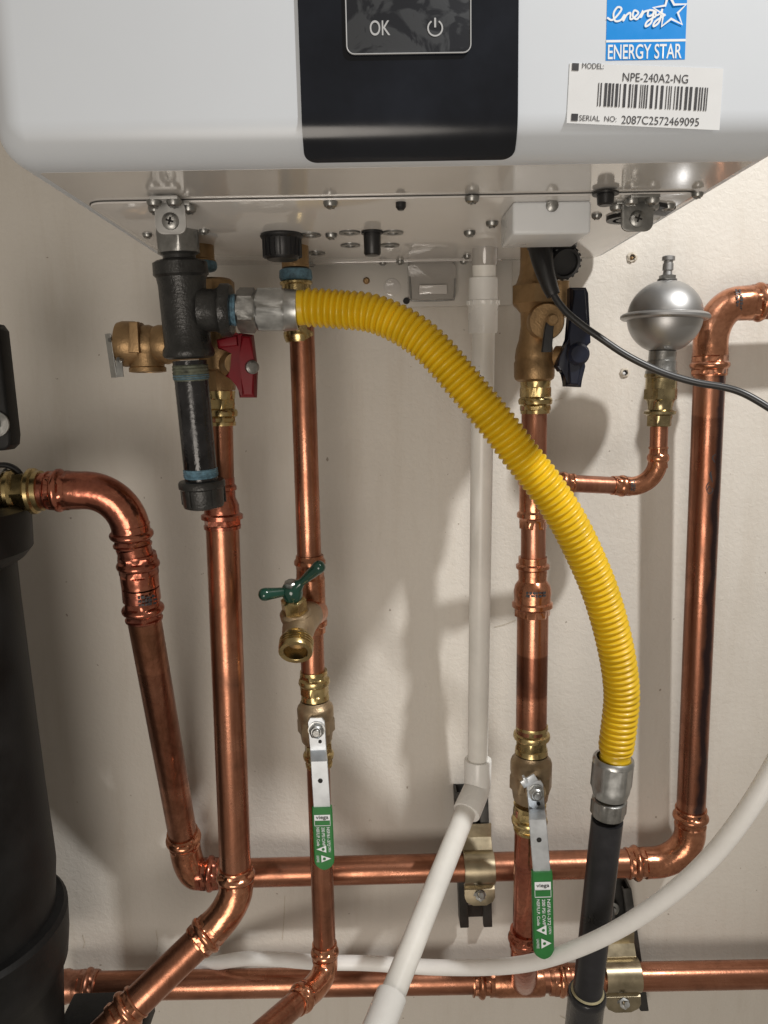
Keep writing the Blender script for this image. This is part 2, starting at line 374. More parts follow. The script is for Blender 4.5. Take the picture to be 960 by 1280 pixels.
def wall_mat():
    m, nt, b = newmat('painted_wall'); L = nt.links.new
    geo = nt.nodes.new('ShaderNodeNewGeometry')
    n1 = nd(nt, 'ShaderNodeTexNoise', Scale=3.5, Detail=6, Roughness=.6); L(geo.outputs['Position'], n1.inputs['Vector'])
    rp = nt.nodes.new('ShaderNodeValToRGB'); L(n1.outputs[0], rp.inputs[0])
    rp.color_ramp.elements[0].position = .3; rp.color_ramp.elements[0].color = (.635, .60, .545, 1)
    rp.color_ramp.elements[1].position = .7; rp.color_ramp.elements[1].color = (.69, .655, .60, 1)
    n4 = nd(nt, 'ShaderNodeTexNoise', Scale=45, Detail=7, Roughness=.75); L(geo.outputs['Position'], n4.inputs['Vector'])
    r4 = nt.nodes.new('ShaderNodeValToRGB'); L(n4.outputs[0], r4.inputs[0])
    r4.color_ramp.elements[0].position = .22; r4.color_ramp.elements[0].color = (.55, .5, .45, 1)
    r4.color_ramp.elements[1].position = .3; r4.color_ramp.elements[1].color = (1, 1, 1, 1)
    mx = nd(nt, 'ShaderNodeMix', data_type='RGBA', blend_type='MULTIPLY'); mx.inputs[0].default_value = .5
    L(rp.outputs[0], mx.inputs[6]); L(r4.outputs[0], mx.inputs[7])
    n5 = nd(nt, 'ShaderNodeTexNoise', Scale=110, Detail=2, Roughness=.5); L(geo.outputs['Position'], n5.inputs['Vector'])
    r5 = nt.nodes.new('ShaderNodeValToRGB'); L(n5.outputs[0], r5.inputs[0])
    r5.color_ramp.elements[0].position = .245; r5.color_ramp.elements[0].color = (.35, .29, .24, 1)
    r5.color_ramp.elements[1].position = .27; r5.color_ramp.elements[1].color = (1, 1, 1, 1)
    mp6 = nd(nt, 'ShaderNodeMapping'); mp6.inputs['Scale'].default_value = (1, 1, .12); L(geo.outputs['Position'], mp6.inputs[0])
    n6 = nd(nt, 'ShaderNodeTexNoise', Scale=26, Detail=5, Roughness=.7); L(mp6.outputs[0], n6.inputs['Vector'])
    r6 = nt.nodes.new('ShaderNodeValToRGB'); L(n6.outputs[0], r6.inputs[0])
    r6.color_ramp.elements[0].position = .25; r6.color_ramp.elements[0].color = (.86, .83, .79, 1)
    r6.color_ramp.elements[1].position = .5; r6.color_ramp.elements[1].color = (1, 1, 1, 1)
    m6 = nd(nt, 'ShaderNodeMix', data_type='RGBA', blend_type='MULTIPLY'); m6.inputs[0].default_value = .7; L(mx.outputs[2], m6.inputs[6]); L(r5.outputs[0], m6.inputs[7])
    m7 = nd(nt, 'ShaderNodeMix', data_type='RGBA', blend_type='MULTIPLY'); m7.inputs[0].default_value = .6; L(m6.outputs[2], m7.inputs[6]); L(r6.outputs[0], m7.inputs[7])
    L(m7.outputs[2], b.inputs['Base Color'])
    b.inputs['Roughness'].default_value = .5; b.inputs['Specular IOR Level'].default_value = .35
    n2 = nd(nt, 'ShaderNodeTexNoise', Scale=190, Detail=5, Roughness=.62, Distortion=.5); L(geo.outputs['Position'], n2.inputs['Vector'])
    n3 = nd(nt, 'ShaderNodeTexNoise', Scale=12, Detail=3); L(geo.outputs['Position'], n3.inputs['Vector'])
    b1 = nd(nt, 'ShaderNodeBump', Strength=.42, Distance=.0016); L(n2.outputs[0], b1.inputs['Height'])
    b2 = nd(nt, 'ShaderNodeBump', Strength=.35, Distance=.006); L(n3.outputs[0], b2.inputs['Height']); L(b1.outputs[0], b2.inputs['Normal'])
    L(b2.outputs[0], b.inputs['Normal'])
    return m
M_wall = wall_mat()

# ---------------------------------------------------------------- wall
bm = bmesh.new()
add_box(bm, (0, .05, Z0 - .1), 3.2, .1, 2.8)
o = link('wall', bm, M_wall); o['kind'] = 'structure'
bm = bmesh.new(); N = Vector((0, -1, 0))
for pts in ([(103, 1168), (106, 1178), (104, 1185)], [(195, 1163), (197, 1176), (196, 1188)], [(618, 784), (630, 781), (645, 775)], [(694, 500), (703, 498)],
            [(356, 1120), (355, 1148), (353, 1175)], [(862, 1060), (866, 1064)], [(700, 1270), (712, 1276)]):
    ribbon(bm, [at(a, b_, .0006) for a, b_ in pts], .0009, N)
o = link('wall_scratches', bm, M_sponge); o['kind'] = 'structure'

# ---------------------------------------------------------------- water heater
ZB = atz(450, 333, Z0 + .127).z
XL, XR, OF, OB = -.206, .242, .361, .022
ZT = Z0 + .62
heater = thing('tankless_water_heater', ((XL + XR) / 2, -OB, ZB), 'white wall-hung tankless water heater with black control panel, seen from below', 'water heater')
RF = .021
def shell():
    bm = bmesh.new()
    xs = (XL, XR); vs = {}
    bmesh.ops.create_cube(bm, size=1)
    for v in bm.verts:
        v.co = Vector((XL if v.co.x < 0 else XR, -OF if v.co.y < 0 else -OB, ZB if v.co.z < 0 else ZT))
    es = [e for e in bm.edges if all(v.co.y < -OF + .001 for v in e.verts) or (all(abs(v.co.z - ZB) < 1e-5 for v in e.verts) and abs(e.verts[0].co.x - e.verts[1].co.x) < 1e-5)]
    bmesh.ops.bevel(bm, geom=es, offset=RF, segments=9, profile=.5, affect='EDGES')
    return bm
link('casing', shell(), M_white, heater, 40)
# bottom plate, set 1.2 mm proud with a fine joint all round
ps = [atz(80, 253, ZB), atz(810, 250, ZB)]
px0, px1 = XL + .021, XR - .021
oy = -atz(480, 245, ZB).y
def plate(name, x0, x1, o0, o1, z, th, mat, par, r=.008, bev=.0004):
    P = [Vector((x0 + (x1 - x0) / 2 + a, -(o0 + o1) / 2 + b_, z)) for a, b_ in rrect(x1 - x0, o1 - o0, r)]
    return prism(name, P, Vector((0, 0, -th)), mat, par, bev if th > .001 else 0)
plate('joint_gasket', px0 - .0006, px1 + .0006, OB + .001, oy + .0007, ZB - .0002, .0004, M_hole, heater, .013)
plate('bottom_plate', px0, px1, OB + .001, oy, ZB - .0003, .0015, M_under, heater, .012)
plate('underside_sheet', XL + RF - .002, XR - RF + .002, OB + .0005, OF - RF, ZB + .0001, .0002, M_under, heater, .003)
ZP = ZB - .0018
# rear service plate: strip seam
plate('rear_plate', at(388, 327, .05).x, at(632, 327, .05).x, OB + .002, -atz(500, 326, ZP).y, ZP, .0010, M_under, heater, .004)
# screws: a pan head with cross slot, shared mesh
def screw_mesh(r, h, mat):
    bm = bmesh.new()
    add_lathe(bm, (0, 0, 0), (0, 0, -1), [(0, r), (h * .35, r), (h * .75, r * .85), (h, r * .45)], 16)
    add_box(bm, (0, 0, -h - .0001), r * 1.1, r * .28, .0004); add_box(bm, (0, 0, -h - .00015), r * .28, r * 1.1, .0004)
    finish(bm); me = bpy.data.meshes.new('screw'); bm.to_mesh(me); bm.free(); me.materials.append(mat); return me
SM = screw_mesh(.0038, .0034, M_dsteel)
SM2 = screw_mesh(.0048, .0042, M_dsteel)
def put(me, name, p, par, rot=0):
    o = bpy.data.objects.new(name, me); C.objects.link(o); o.parent = par; o.location = Vector(p) - parent_world(par); o.rotation_euler.z = rot; return o
for i, (a, b_) in enumerate([(413, 252), (590, 246), (414, 292), (587, 289), (615, 277), (500, 326), (478, 333), (584, 319), (578, 328), (392, 334),
               (211, 280), (255, 287), (184, 292), (746, 268)]):
    p = atz(a, b_, ZP); p.y = min(p.y, -OB - .005)
    put(SM2 if i < 5 else SM, 'screw', p, heater, random.random())
p = atz(501, 253, ZP); lathe('plug_stud', p, (0, 0, -1), [(0, .0035), (.003, .0035), (.005, .002)], M_black, heater, 14)
# slotted ring tabs beside the drain plug
for a, b_ in [(437, 290), (491, 290), (438, 306), (487, 306), (388, 293), (395, 316)]:
    p = atz(a, b_, ZP); bm = bmesh.new()
    add_lathe(bm, p, (0, 0, -1), [(0, .0085), (.0012, .0085), (.0012, .0045), (0, .0045)], 20, cap=False)
    link('slot_ring', bm, M_dsteel, heater)
# small black plug
p = atz(465, 289, ZP)
lathe('drain_plug', p, (0, 0, -1), [(0, .0085), (.002, .0085), (.002, .0068), (.017, .0066), (.0185, .0056)], M_black, heater, 24)
# big ribbed black cap
p = atz(352, 293, ZP); bm = bmesh.new()
add_lathe(bm, p, (0, 0, -1), [(0, .0165), (.0015, .0172), (.003, .0165), (.004, .0152), (.017, .0140), (.0195, .0120)], 40)
for k in range(20):
    a = 2 * PI * k / 20; add_box(bm, p + Vector((math.cos(a) * .0148, math.sin(a) * .0148, -.0105)), .0018, .0012, .014, Matrix.Rotation(a, 3, 'Z'))
link('filter_cap', bm, M_black, heater)
# cover box with a screw in its face
pa = atz(641, 252, ZP); pb = atz(740, 250, ZP); cyb = -pa.y
bw = pb.x - pa.x; bh = .0215; bd = .05
box('wiring_cover', ((pa.x + pb.x) / 2, pa.y + bd / 2, ZP - bh / 2), bw, bd, bh, M_cover, heater, bev=.0022, seg=3)
fs = at((690), 257, cyb + .0005); bm = bmesh.new()
add_lathe(bm, (fs.x, -cyb - .0001, fs.z), (0, -1, 0), [(0, .0042), (.0015, .0042), (.0028, .002)], 16); link('screw', bm, M_dsteel, heater)
# latch brackets (sheet metal U with screws)
def bracket(px, py, mat, par, wpx=42):
    c = atz(px, py, ZP); s = mpp(c); wd = wpx * s
    bm = bmesh.new()
    # base flange, two feet and drop tab
    add_box(bm, c + V(0, .006, -.001), wd * 1.25, .010, .002, bev=.0004)
    add_box(bm, c + V(0, -.010, -.001), wd * .9, .012, .002, bev=.0004)
    P = [Vector((c.x + a, c.y + .001, c.z - .010 + b_)) for a, b_ in rrect(wd, .021, .005)]
    add_prism(bm, P, Vector((0, -.0018, 0)), .0004)
    q = link('latch_bracket', bm, mat, par)
    bm = bmesh.new(); add_lathe(bm, c + V(0, -.0009, -.0125), (0, -1, 0), [(0, .0056), (.0012, .0054), (.0020, .0040), (.0022, .002)], 20)
    sq = link('screw', bm, M_dsteel, q); bm = bmesh.new()
    for an_ in (.3, .3 + PI / 2): add_box(bm, c + V(0, -.0032 - an_ * .00005, -.0125), .0050, .0006, .0011, Matrix.Rotation(an_, 3, 'Y'))
    link('cross_slot', bm, M_hole, sq).parent = q
    for dx, dy in ((-.36, -.011), (.28, -.011), (-.56, .006), (.56, .006)):
        put(SM2, 'screw', c + V(wd * dx, dy, -.002), q, dx)
    bm = bmesh.new(); add_box(bm, c + V(0, .0026, -.006), wd * .42, .004, .007, bev=.0003); link('latch_slot', bm, M_hole, q)
bracket(212, 252, simple('dull_white_bracket', (.42, .42, .41), .4, .3, noise=.1), heater, 38)
bracket(797, 250, M_dsteel, heater, 40)
p = atz(784, 270, ZP); bm = bmesh.new(); add_lathe(bm, p, (0, 0, -1), [(0, .0150), (.003, .0150), (.003, .0105), (.0005, .0105), (.0005, .008), (.003, .008)], 30); link('vent_grommet', bm, M_black, heater)
p = atz(757, 241, ZP); bm = bmesh.new(); add_lathe(bm, p, (0, 0, -1), [(0, .0085), (.0012, .0085), (.0014, .0056), (.007, .0052), (.008, .004)], 20); link('rubber_foot', bm, M_black, heater)
P = [atz(a, b_, ZP) for a, b_ in [(800, 262), (812, 250), (845, 256), (832, 265)]]
prism('latch_blade', P, Vector((0, 0, -.003)), M_black, heater, .0005)
p = atz(835, 256, ZP); put(SM2, 'screw', p, heater)
p = atz(872, 241, ZP); put(SM, 'screw', p, heater)
# wall bracket below the rear edge with transparent latch cover
bxl, bxr = at(386, 360, .006).x, at(640, 360, .006).x
zt_, zb_ = ZB + .02, at(500, 384, .006).z
box('wall_bracket', ((bxl + bxr) / 2, -.004, (zt_ + zb_) / 2), bxr - bxl, .006, zt_ - zb_, M_bkt, heater, bev=.001)
c = at(540, 350, .022)
P = [Vector((c.x + a, -.0075, c.z + b_)) for a, b_ in rrect(.047, .036, .004)]
lid = prism('clear_latch_cover', P, Vector((0, -.013, 0)), M_clear, heater, .002)
P = [at(a, b_, .0215) for a, b_ in [(512, 346), (514, 372), (519, 376), (562, 375), (568, 371), (569, 348)]]
sweep('wire_bail', catmull(P, .002), .0009, M_dsteel, lid, 10)
box('catch', at(541, 362, .0225), .028, .004, .009, M_under, lid, bev=.001)
for a, b_, r in ((458, 351, .0034),):
    lathe('rusty_rivet', at(a, b_, .007), (0, -1, 0), [(0, r), (.001, r), (.002, r * .6)], M_bronzed, heater, 16)
lathe('knockout_disc', at(490, 359, .007), (0, -1, 0), [(0, .0085), (.0006, .0085), (.0009, .0078)], M_under, heater, 28)
lathe('rivet', at(508, 376, .007), (0, -1, 0), [(0, .0035), (.0015, .003)], M_black, heater, 14)
# control panel: gloss black sheet following the rounded front edge
def control_panel():
    bm = bmesh.new()
    g = .0016; prof = []
    zt = ZT - .28
    prof.append((OF + g, zt))
    for k in range(1, 9): prof.append((OF + g, zt + (ZB + RF - zt) * k / 8))
    for k in range(1, 9):
        a = math.radians(66) * k / 8; prof.append((OF - RF + (RF + g) * math.cos(a), ZB + RF - (RF + g) * math.sin(a)))
    xl, xr = at(374, 60, OF + g).x, at(648, 60, OF + g).x
    L = [0]
    for a, b_ in zip(prof, prof[1:]): L.append(L[-1] + math.hypot(a[0] - b_[0], a[1] - b_[1]))
    # extra rows near the end for the round corners
    rows = []; R = .007; tot = L[-1]
    ss = [tot * k / 16 for k in range(13)] + [tot - .03 + .023 * k / 8 for k in range(9)] + [tot - R + R * math.sin(PI / 2 * k / 8) for k in range(1, 9)]
    ss = sorted(s for s in set(ss))
    for s in ss:
        j = 0
        while j < len(L) - 2 and L[j + 1] < s: j += 1
        t = (s - L[j]) / (L[j + 1] - L[j]); of = prof[j][0] * (1 - t) + prof[j + 1][0] * t; z = prof[j][1] * (1 - t) + prof[j + 1][1] * t
        ins = 0
        if s > tot - R: q = (s - (tot - R)) / R; ins = R * (1 - math.sqrt(max(0, 1 - q * q)))
        rows.append((of, z, ins))
    grid = []
    for of, z, ins in rows:
        grid.append([bm.verts.new((xl + ins + (xr - xl - 2 * ins) * k / 10, -of, z)) for k in range(11)])
    for a, b_ in zip(grid, grid[1:]):
        for k in range(10): bm.faces.new((a[k], a[k + 1], b_[k + 1], b_[k]))
    bmesh.ops.recalc_face_normals(bm, faces=bm.faces)
    # thickness towards the casing
    if sum(f.normal.y for f in bm.faces) > 0: bmesh.ops.reverse_faces(bm, faces=bm.faces)
    r = bmesh.ops.solidify(bm, geom=list(bm.faces), thickness=.0014)
    return bm
cp = link('control_panel', control_panel(), M_glossb, heater, 50)
G = OF + .0016
X_, Z_ = Vector((1, 0, 0)), Vector((0, 0, 1))
wp = at(432, 0, G); wq = at(588, 67, G)
cw, chh = wq.x - wp.x, .11
P = [Vector(((wp.x + wq.x) / 2 + a, -G, wq.z + chh / 2 + b_)) for a, b_ in rrect(cw, chh, .004)]
dw = prism('display_window', P, Vector((0, -.0012, 0)), M_disp, cp, .0004)
bm = bmesh.new(); PP = [p_ + V(0, -.0014, 0) for p_ in P] + [P[0] + V(0, -.0014, 0)]
add_sweep(bm, [PP[0]] + PP[1:], .00035, 6, cap=False); link('display_rim', bm, M_icon, dw)
text('ok_lettering', 'OK', at(475, 35, G + .0013), X_, Z_, .0074, M_icon, dw, width=.0108, bold=.005)
pc = at(544, 35, G + .0015); bm = bmesh.new(); rr = .0038
ribbon(bm, [pc + V(math.sin(a) * rr, 0, math.cos(a) * rr) for a in [math.radians(30 + 300 * k / 24) for k in range(25)]], .0008, N)
ribbon(bm, [pc + V(0, 0, .0050), pc + V(0, 0, .0003)], .0010, N); link('power_icon', bm, M_icon, dw)
# energy label
SG = OF + .0001
e0, e1 = at(757, 77, SG), at(856, 76, SG)
ew = e1.x - e0.x; exc = (e0.x + e1.x) / 2; ez0 = e0.z + .0005
box('energy_label', (exc, -OF, ez0 + .0335), ew, .0003, .067, M_eblue, heater)
sz = mpp(at(800, 60, SG))
zl = at(806, 51, SG).z
box('label_rule', (exc, -OF - .0001, zl), ew, .0003, .0012, M_print, heater)
text('energy_star_lettering', 'ENERGY STAR', at(806, 64.5, SG + .0001), X_, Z_, .0074, M_print, heater, width=ew * .93, bold=.012)
# script word and star, as on the label
bm = bmesh.new()
nsp = [0]
def sp(seq, wd=.0010):
    nsp[0] += 1
    P_ = [at(a, b_, SG + .00035 + .00003 * nsp[0] + .000004 * k_) for k_, (a, b_) in enumerate(seq)]; P_ = catmull(P_, .0006); ribbon(bm, P_, wd, N)
sp([(759, 22), (765, 25), (772, 19), (777, 11), (772, 9), (767, 17), (769, 26), (776, 25), (781, 18)])
sp([(781, 18), (779, 26), (783, 19), (788, 16), (788, 24), (793, 22)])
sp([(793, 22), (798, 16), (793, 13), (791, 20), (796, 24), (802, 17)])
sp([(802, 17), (804, 13), (801, 22), (805, 15), (811, 13)])
sp([(817, 13), (811, 13), (810, 20), (816, 18), (818, 12), (814, 28), (807, 33), (809, 27), (820, 20)])
sp([(820, 12), (820, 19), (826, 16), (828, 11), (824, 27), (817, 33), (819, 27), (832, 18)])
st = []
for k in range(11):
    a = math.radians(90 + 36 * k + 6); r_ = 22 if k % 2 == 0 else 9.5
    st.append((838 + math.cos(a) * r_, 14 - math.sin(a) * r_))
ribbon(bm, [at(a, b_, SG + .0006) for a, b_ in st], .0013, N)
link('script_word_and_star', bm, M_print, heater)
# model label, slightly crooked
lc = at(807, 119, SG); ang = math.radians(-2.6)
r1 = V(math.cos(ang), 0, math.sin(ang)); u1 = V(-math.sin(ang), 0, math.cos(ang))
s_ = mpp(lc)
def lp(px, py, d=.0003): q = at(px, py, SG); return V(q.x, -SG - d, q.z)
P = [lp(*q, 0) for q in [(712, 79), (708, 154), (899, 163), (904, 86)]]
ml = prism('model_label', P, Vector((0, -.0003, 0)), M_lstick, heater)
def t2(name, s, px, py, hpx, wpx, bold=0.0): text(name, s, lp(px, py, .0004), r1, u1, hpx * s_, M_ink, ml, width=wpx * s_, bold=bold)
t2('model_word', 'MODEL:', 741, 83, 6.5, 27); t2('model_number', 'NPE-240A2-NG', 819, 98, 10, 82, 0)
t2('serial_word', 'SERIAL  NO:', 747, 148.5, 6.5, 47); t2('serial_number', '2087C2572469095', 825, 151.5, 9.5, 98, 0)
for px, py in ((719, 84), (718, 147)):
    bm = bmesh.new(); q = lp(px, py, .0005); add_box(bm, q, .0036, .0002, .0036, Matrix.Rotation(-ang, 3, 'Y')); link('bullet_square', bm, M_ink, ml)
bm = bmesh.new(); x = 747.; rb = random.Random(3)
while x < 883:
    bw_ = rb.choice([1, 1, 1.5, 2.2, 3.2]); 
    py = 121.5 + (x - 815) * .045
    add_box(bm, lp(x + bw_ / 2, py, .0005), bw_ * s_, .0002, 27 * s_, Matrix.Rotation(-ang, 3, 'Y')); x += bw_ + rb.choice([1.5, 2, 2.2, 3.6])
link('barcode', bm, M_ink, ml)

# ---------------------------------------------------------------- pressed fittings
def press_profile(r, L=.024):
    return [(0, r * 1.01), (0, r * 1.10), (.0016, r * 1.12), (.0022, r * 1.13, 6), (.0060, r * 1.15, 6), (.0068, r * 1.13), (.0078, r * 1.20), (.0092, r * 1.255),
            (.0108, r * 1.265), (.0124, r * 1.22), (.0134, r * 1.13), (.0142, r * 1.15, 6), (.0185, r * 1.15, 6), (.0195, r * 1.12), (L, r * 1.10)]
def press_end(p, d, r, mat, parent, L=.024, rot=0.3, name='press_collar'):
    return lathe(name, p, d, press_profile(r, L), mat, parent, 36, rot=rot, cap=True)
def tube(p, q, r, mat, parent, name='tube', n=2):
    return sweep(name, [p.lerp(q, k / n) for k in range(n + 1)], r, mat, parent, 32)
R1, R34, R12 = .0148, .0111, .0080
def elbow(a, corner, b, r, mat, parent, name='elbow'):
    """bend between two mouths; collars sit on both ends"""
    P = [a] + arc3(a.lerp(corner, .12), corner, b.lerp(corner, .12), 16) + [b]
    return sweep(name, P, r * 1.10, mat, parent, 30)
def dirn(a, b): return (b - a).normalized()

# ---------------------------------------------------------------- upper level loop: right riser, level pipe, left riser
OH = .040
riser = thing('copper_riser_pipe', at(864, 1040, OH), 'tall copper riser at the right with a dark ink stripe, bent outward on top', 'pipe')
a = at(887, 462, .050); b = at(863.5, 1016, OH)
tube(a, b, R1, M_cus, riser)
press_end(a + dirn(b, a) * -.006, dirn(b, a), R1, M_cuf, riser)
mouth = at(948, 378, .050)
ea = a + dirn(b, a) * .017; eb = at(928, 379, .050)
elbow(ea, at(888, 381, .050), eb, R1, M_cuf, riser)
press_end(at(962, 377, .050), dirn(at(962, 377, .050), eb), R1, M_cuf, riser, L=.028)
tube(at(950, 378, .050), at(1060, 374, .050), R1, M_cuh, riser)
press_end(b + dirn(a, b) * -.006, dirn(a, b), R1, M_cuf, riser)
h1 = at(790, 1079, OH); h0 = at(268, 1092, OH)
eb2 = h1 + dirn(h0, h1) * .017; ea2 = b + dirn(a, b) * .017
elbow(ea2, at(861.5, 1076.5, OH), eb2, R1, M_cuf, riser)
press_end(h1 - dirn(h0, h1) * .006, dirn(h0, h1), R1, M_cuf, riser)
bm = bmesh.new()                                       # pen scrawl on the riser
def scr(seq):
    P_ = []
    for px, py in seq:
        ax = a.lerp(b, (py - 462) / 554.); q = at(px, py, OH + R1)
        dx = max(-.9, min(.9, (q.x - ax.x) / R1)); P_.append(V(ax.x + dx * R1, ax.y - math.sqrt(1 - dx * dx) * R1 - .0003, q.z))
    ribbon(bm, catmull(P_, .001), .0009, N)
scr([(890, 567), (886, 571), (889, 577)]); scr([(885, 588), (883, 592), (886, 600), (884, 590)]); scr([(887, 601), (881, 603), (879, 610), (883, 616), (887, 611), (882, 607), (880, 612)])
link('pen_scrawl', bm, M_ink, riser)

level = thing('copper_level_pipe', at(530, 1088, OH), 'upper of the two horizontal copper pipes, running behind the green ball valve handles', 'pipe')
tube(h0, h1, R1, M_cuh, level, n=6)

leftp = thing('copper_left_pipe', at(228, 1045, OH), 'copper pipe at left bending down from the brass adapter beside the black tank', 'pipe')
press_end(h0 + dirn(h0, h1) * .006, dirn(h1, h0), R1, M_cud, leftp)
lb = at(229, 1046, OH + .004); lt = at(180, 772, .135)
tube(lt, lb, R1, M_cul, leftp)
press_end(lb + dirn(lb, lt) * .008, dirn(lt, lb), R1, M_cuf, leftp)
elbow(lb + dirn(lt, lb) * .014, at(236, 1093, OH), h0 + dirn(h1, h0) * .016, R1, M_cuf, leftp)
# coupling between the two beads
ct = at(172, 700, .141); dd = dirn(lt, ct)
press_end(lt - dd * .002, dd, R1, M_cud, leftp, L=.031)
press_end(ct + dd * .006, -dd, R1, M_cud, leftp, L=.030)
le = at(166, 682, .144); tube(ct, le, R1, M_cud, leftp)
press_end(le - dd * .000, dd, R1, M_cud, leftp, L=.02)
ltop = at(98, 613, .152)
elbow(le + dd * .010, at(157, 612, .150), ltop, R1, M_cud, leftp)
lb1 = at(62, 613, .152); press_end(lb1 + dirn(ltop, lb1) * 0.002, dirn(lb1, ltop), R1, M_cud, leftp, L=.028)
ad = thing('brass_adapter', at(25, 615, .152), 'brass press adapter joining the left copper pipe to the black filter tank', 'fitting')
q = at(50, 613, .152); dx = dirn(lb1, at(0, 616, .152))
tube(at(70, 613, .152), q, R1 * 1.02, M_cud, leftp)
lathe('press_socket', at(53, 613.3, .152), dx, [(0, R1 * 1.04), (0, R1 * 1.16), (.004, R1 * 1.17), (.0055, R1 * 1.32), (.0085, R1 * 1.34), (.0105, R1 * 1.2), (.011, R1 * 1.2, 6), (.02, R1 * 1.2, 6), (.021, R1 * 1.15), (.023, R1 * 1.28), (.026, R1 * 1.3), (.028, R1 * 1.2), (.05, R1 * 1.2)], M_brass, ad, 36)
bm = bmesh.new(); cc = at(10, 622, .152)
add_sweep(bm, [cc + V(-.0004 * math.cos(t) * 4, -math.cos(t) * R1 * 1.34, math.sin(t) * R1 * 1.34 + .004) for t in [2 * PI * k / 40 for k in range(41)]], .0012, 8, cap=False)
link('retaining_ring', bm, M_steel, ad)

# ---------------------------------------------------------------- lower level pipe
low = thing('copper_lower_pipe', at(500, 1228, OH), 'lower of the two horizontal copper pipes, crossing the bottom with a tee', 'pipe')
l0, l1 = at(96, 1233, OH), at(1060, 1216, OH)
tube(l0, l1, R1, M_cuh, low, n=8)
dl = dirn(l0, l1)
press_end(at(122, 1232.5, OH), -dl, R1, M_cub, low, L=.024)
lathe('end_cap', at(98, 1233, OH), -dl, [(0, R1 * 1.1), (.008, R1 * 1.1), (.013, R1 * 1.2), (.02, R1 * 1.15), (.024, R1 * .8)], M_cub, low)
press_end(at(590, 1226, OH), dl, R1, M_cuf, low, L=.024)
press_end(at(712, 1223.5, OH), -dl, R1, M_cuf, low, L=.024)
lathe('tee_body', at(617, 1225.5, OH), dl, [(0, R1 * 1.1), (.005, R1 * 1.16), (.05, R1 * 1.16), (.055, R1 * 1.1)], M_cuf, low)

# ---------------------------------------------------------------- hot riser (behind the gas tee)
O2 = .125
hot = thing('copper_hot_riser', at(295, 1105, O2), 'long copper riser below the red-handled valve, bending forward at its foot', 'pipe')
t2a, t2b = at(278, 655, O2), at(294.5, 1092, O2)
tube(t2a, t2b, R1, M_cu, hot)
du = dirn(t2b, t2a)
lathe('reducer', t2a - du * .004, du, [(0, R1 * 1.02), (0, R1 * 1.1), (.003, R1 * 1.12), (.0035, R1 * 1.12, 6), (.008, R1 * 1.12, 6), (.009, R1 * 1.25), (.0125, R1 * 1.25), (.014, R1 * 1.06), (.021, R1 * 1.04), (.028, R34 * 1.12), (.034, R34 * 1.12), (.035, R34 * 1.24), (.038, R34 * 1.24), (.040, R34 * 1.1), (.046, R34 * 1.1)], M_cud, hot, rot=.4)
t2c = at(274, 470, O2)
tube(t2a, t2c, R34, M_cu, hot, 'upper_tube')
press_end(t2b + du * .008, -du, R1, M_cuf, hot, L=.022)
e1 = t2b - du * .012
f1 = at(263, 1163, .140); f2 = at(120, 1302, .19)
df = dirn(f1, f2)
elbow(e1, at(296, 1130, .132), f1 - df * .004, R1, M_cuf, hot)
press_end(f1 + df * .016, -df, R1, M_cuf, hot, L=.024)
tube(f1, f2, R1, M_cu, hot, 'lower_tube')
press_end(at(160, 1262, .176) - df * .01, df, R1, M_cuf, hot, L=.024)

def brass_press(p, d, r, parent, mat=None, name='press_socket', L=.026):
    mat = mat or M_brass
    return lathe(name, p, d, [(0, r * 1.02), (0, r * 1.14), (.003, r * 1.17), (.0035, r * 1.2, 6), (.0065, r * 1.2, 6), (.0075, r * 1.15), (.0085, r * 1.3), (.0115, r * 1.34), (.0135, r * 1.28), (.0145, r * 1.16), (.015, r * 1.22, 6), (.0225, r * 1.22, 6), (.0235, r * 1.16), (L, r * 1.2)], mat, parent, 36, rot=.25)

hv = thing('hot_service_valve', at(272, 430, O2), 'brass service valve with red butterfly handle, half hidden behind the black gas tee', 'valve')
brass_press(at(277, 532, O2), du, R34 * .98, hv, L=.03)
vb = at(275, 488, O2)
lathe('valve_body', vb, du, [(0, .0135), (.006, .0150, 6), (.016, .0150, 6), (.018, .0165), (.030, .0175), (.045, .0165), (.060, .0140), (.075, .0135), (.08, .0165, 6), (.092, .0165, 6), (.094, .0120)], M_bronzed, hv)
p = atz(266, 322, ZP); p.y = -O2
lathe('threaded_union', (p.x, -O2, ZP + .001), (0, 0, -1), [(0, .0125), (.012, .0125), (.013, .0135), (.02, .0135)], M_bronzed, hv)
lathe('thread_sealant', (p.x, -O2, ZP - .0125), (0, 0, -1), [(0, .0128), (.001, .0140), (.005, .0144), (.007, .0135), (.008, .012)], M_dope, hv)
H = [(270, 424), (284, 421), (297, 418), (299, 416), (315, 418), (318, 446), (320, 462), (319, 497), (299, 497), (297, 480), (288, 474), (281, 470), (290, 462), (292, 440), (272, 436)]
hd = prism('red_handle', [at(a, b_, .165) for a, b_ in H], V(0, .012, 0), M_red, hv, .0016)
prism('red_handle_rib', [at(a, b_, .170) for a, b_ in [(301, 419), (314, 420), (317, 448), (318, 495), (302, 495), (301, 470), (299, 445)]], V(0, .009, 0), M_red, hd, .0022)
prism('red_handle_rib', [at(a, b_, .168) for a, b_ in [(271, 425), (296, 419), (297, 432), (273, 435)]], V(0, .006, 0), M_red, hd, .0015)
sc = at(315, 459, .171)
lathe('handle_screw', sc, V(.5, -1, 0), [(-.002, .0055), (.002, .0055), (.0035, .0035)], M_dsteel, hd, 20)
lathe('stem_boss', at(288, 456, .14), V(.35, -1, 0), [(0, .010), (.016, .009), (.024, .0085)], M_bronzed, hv)

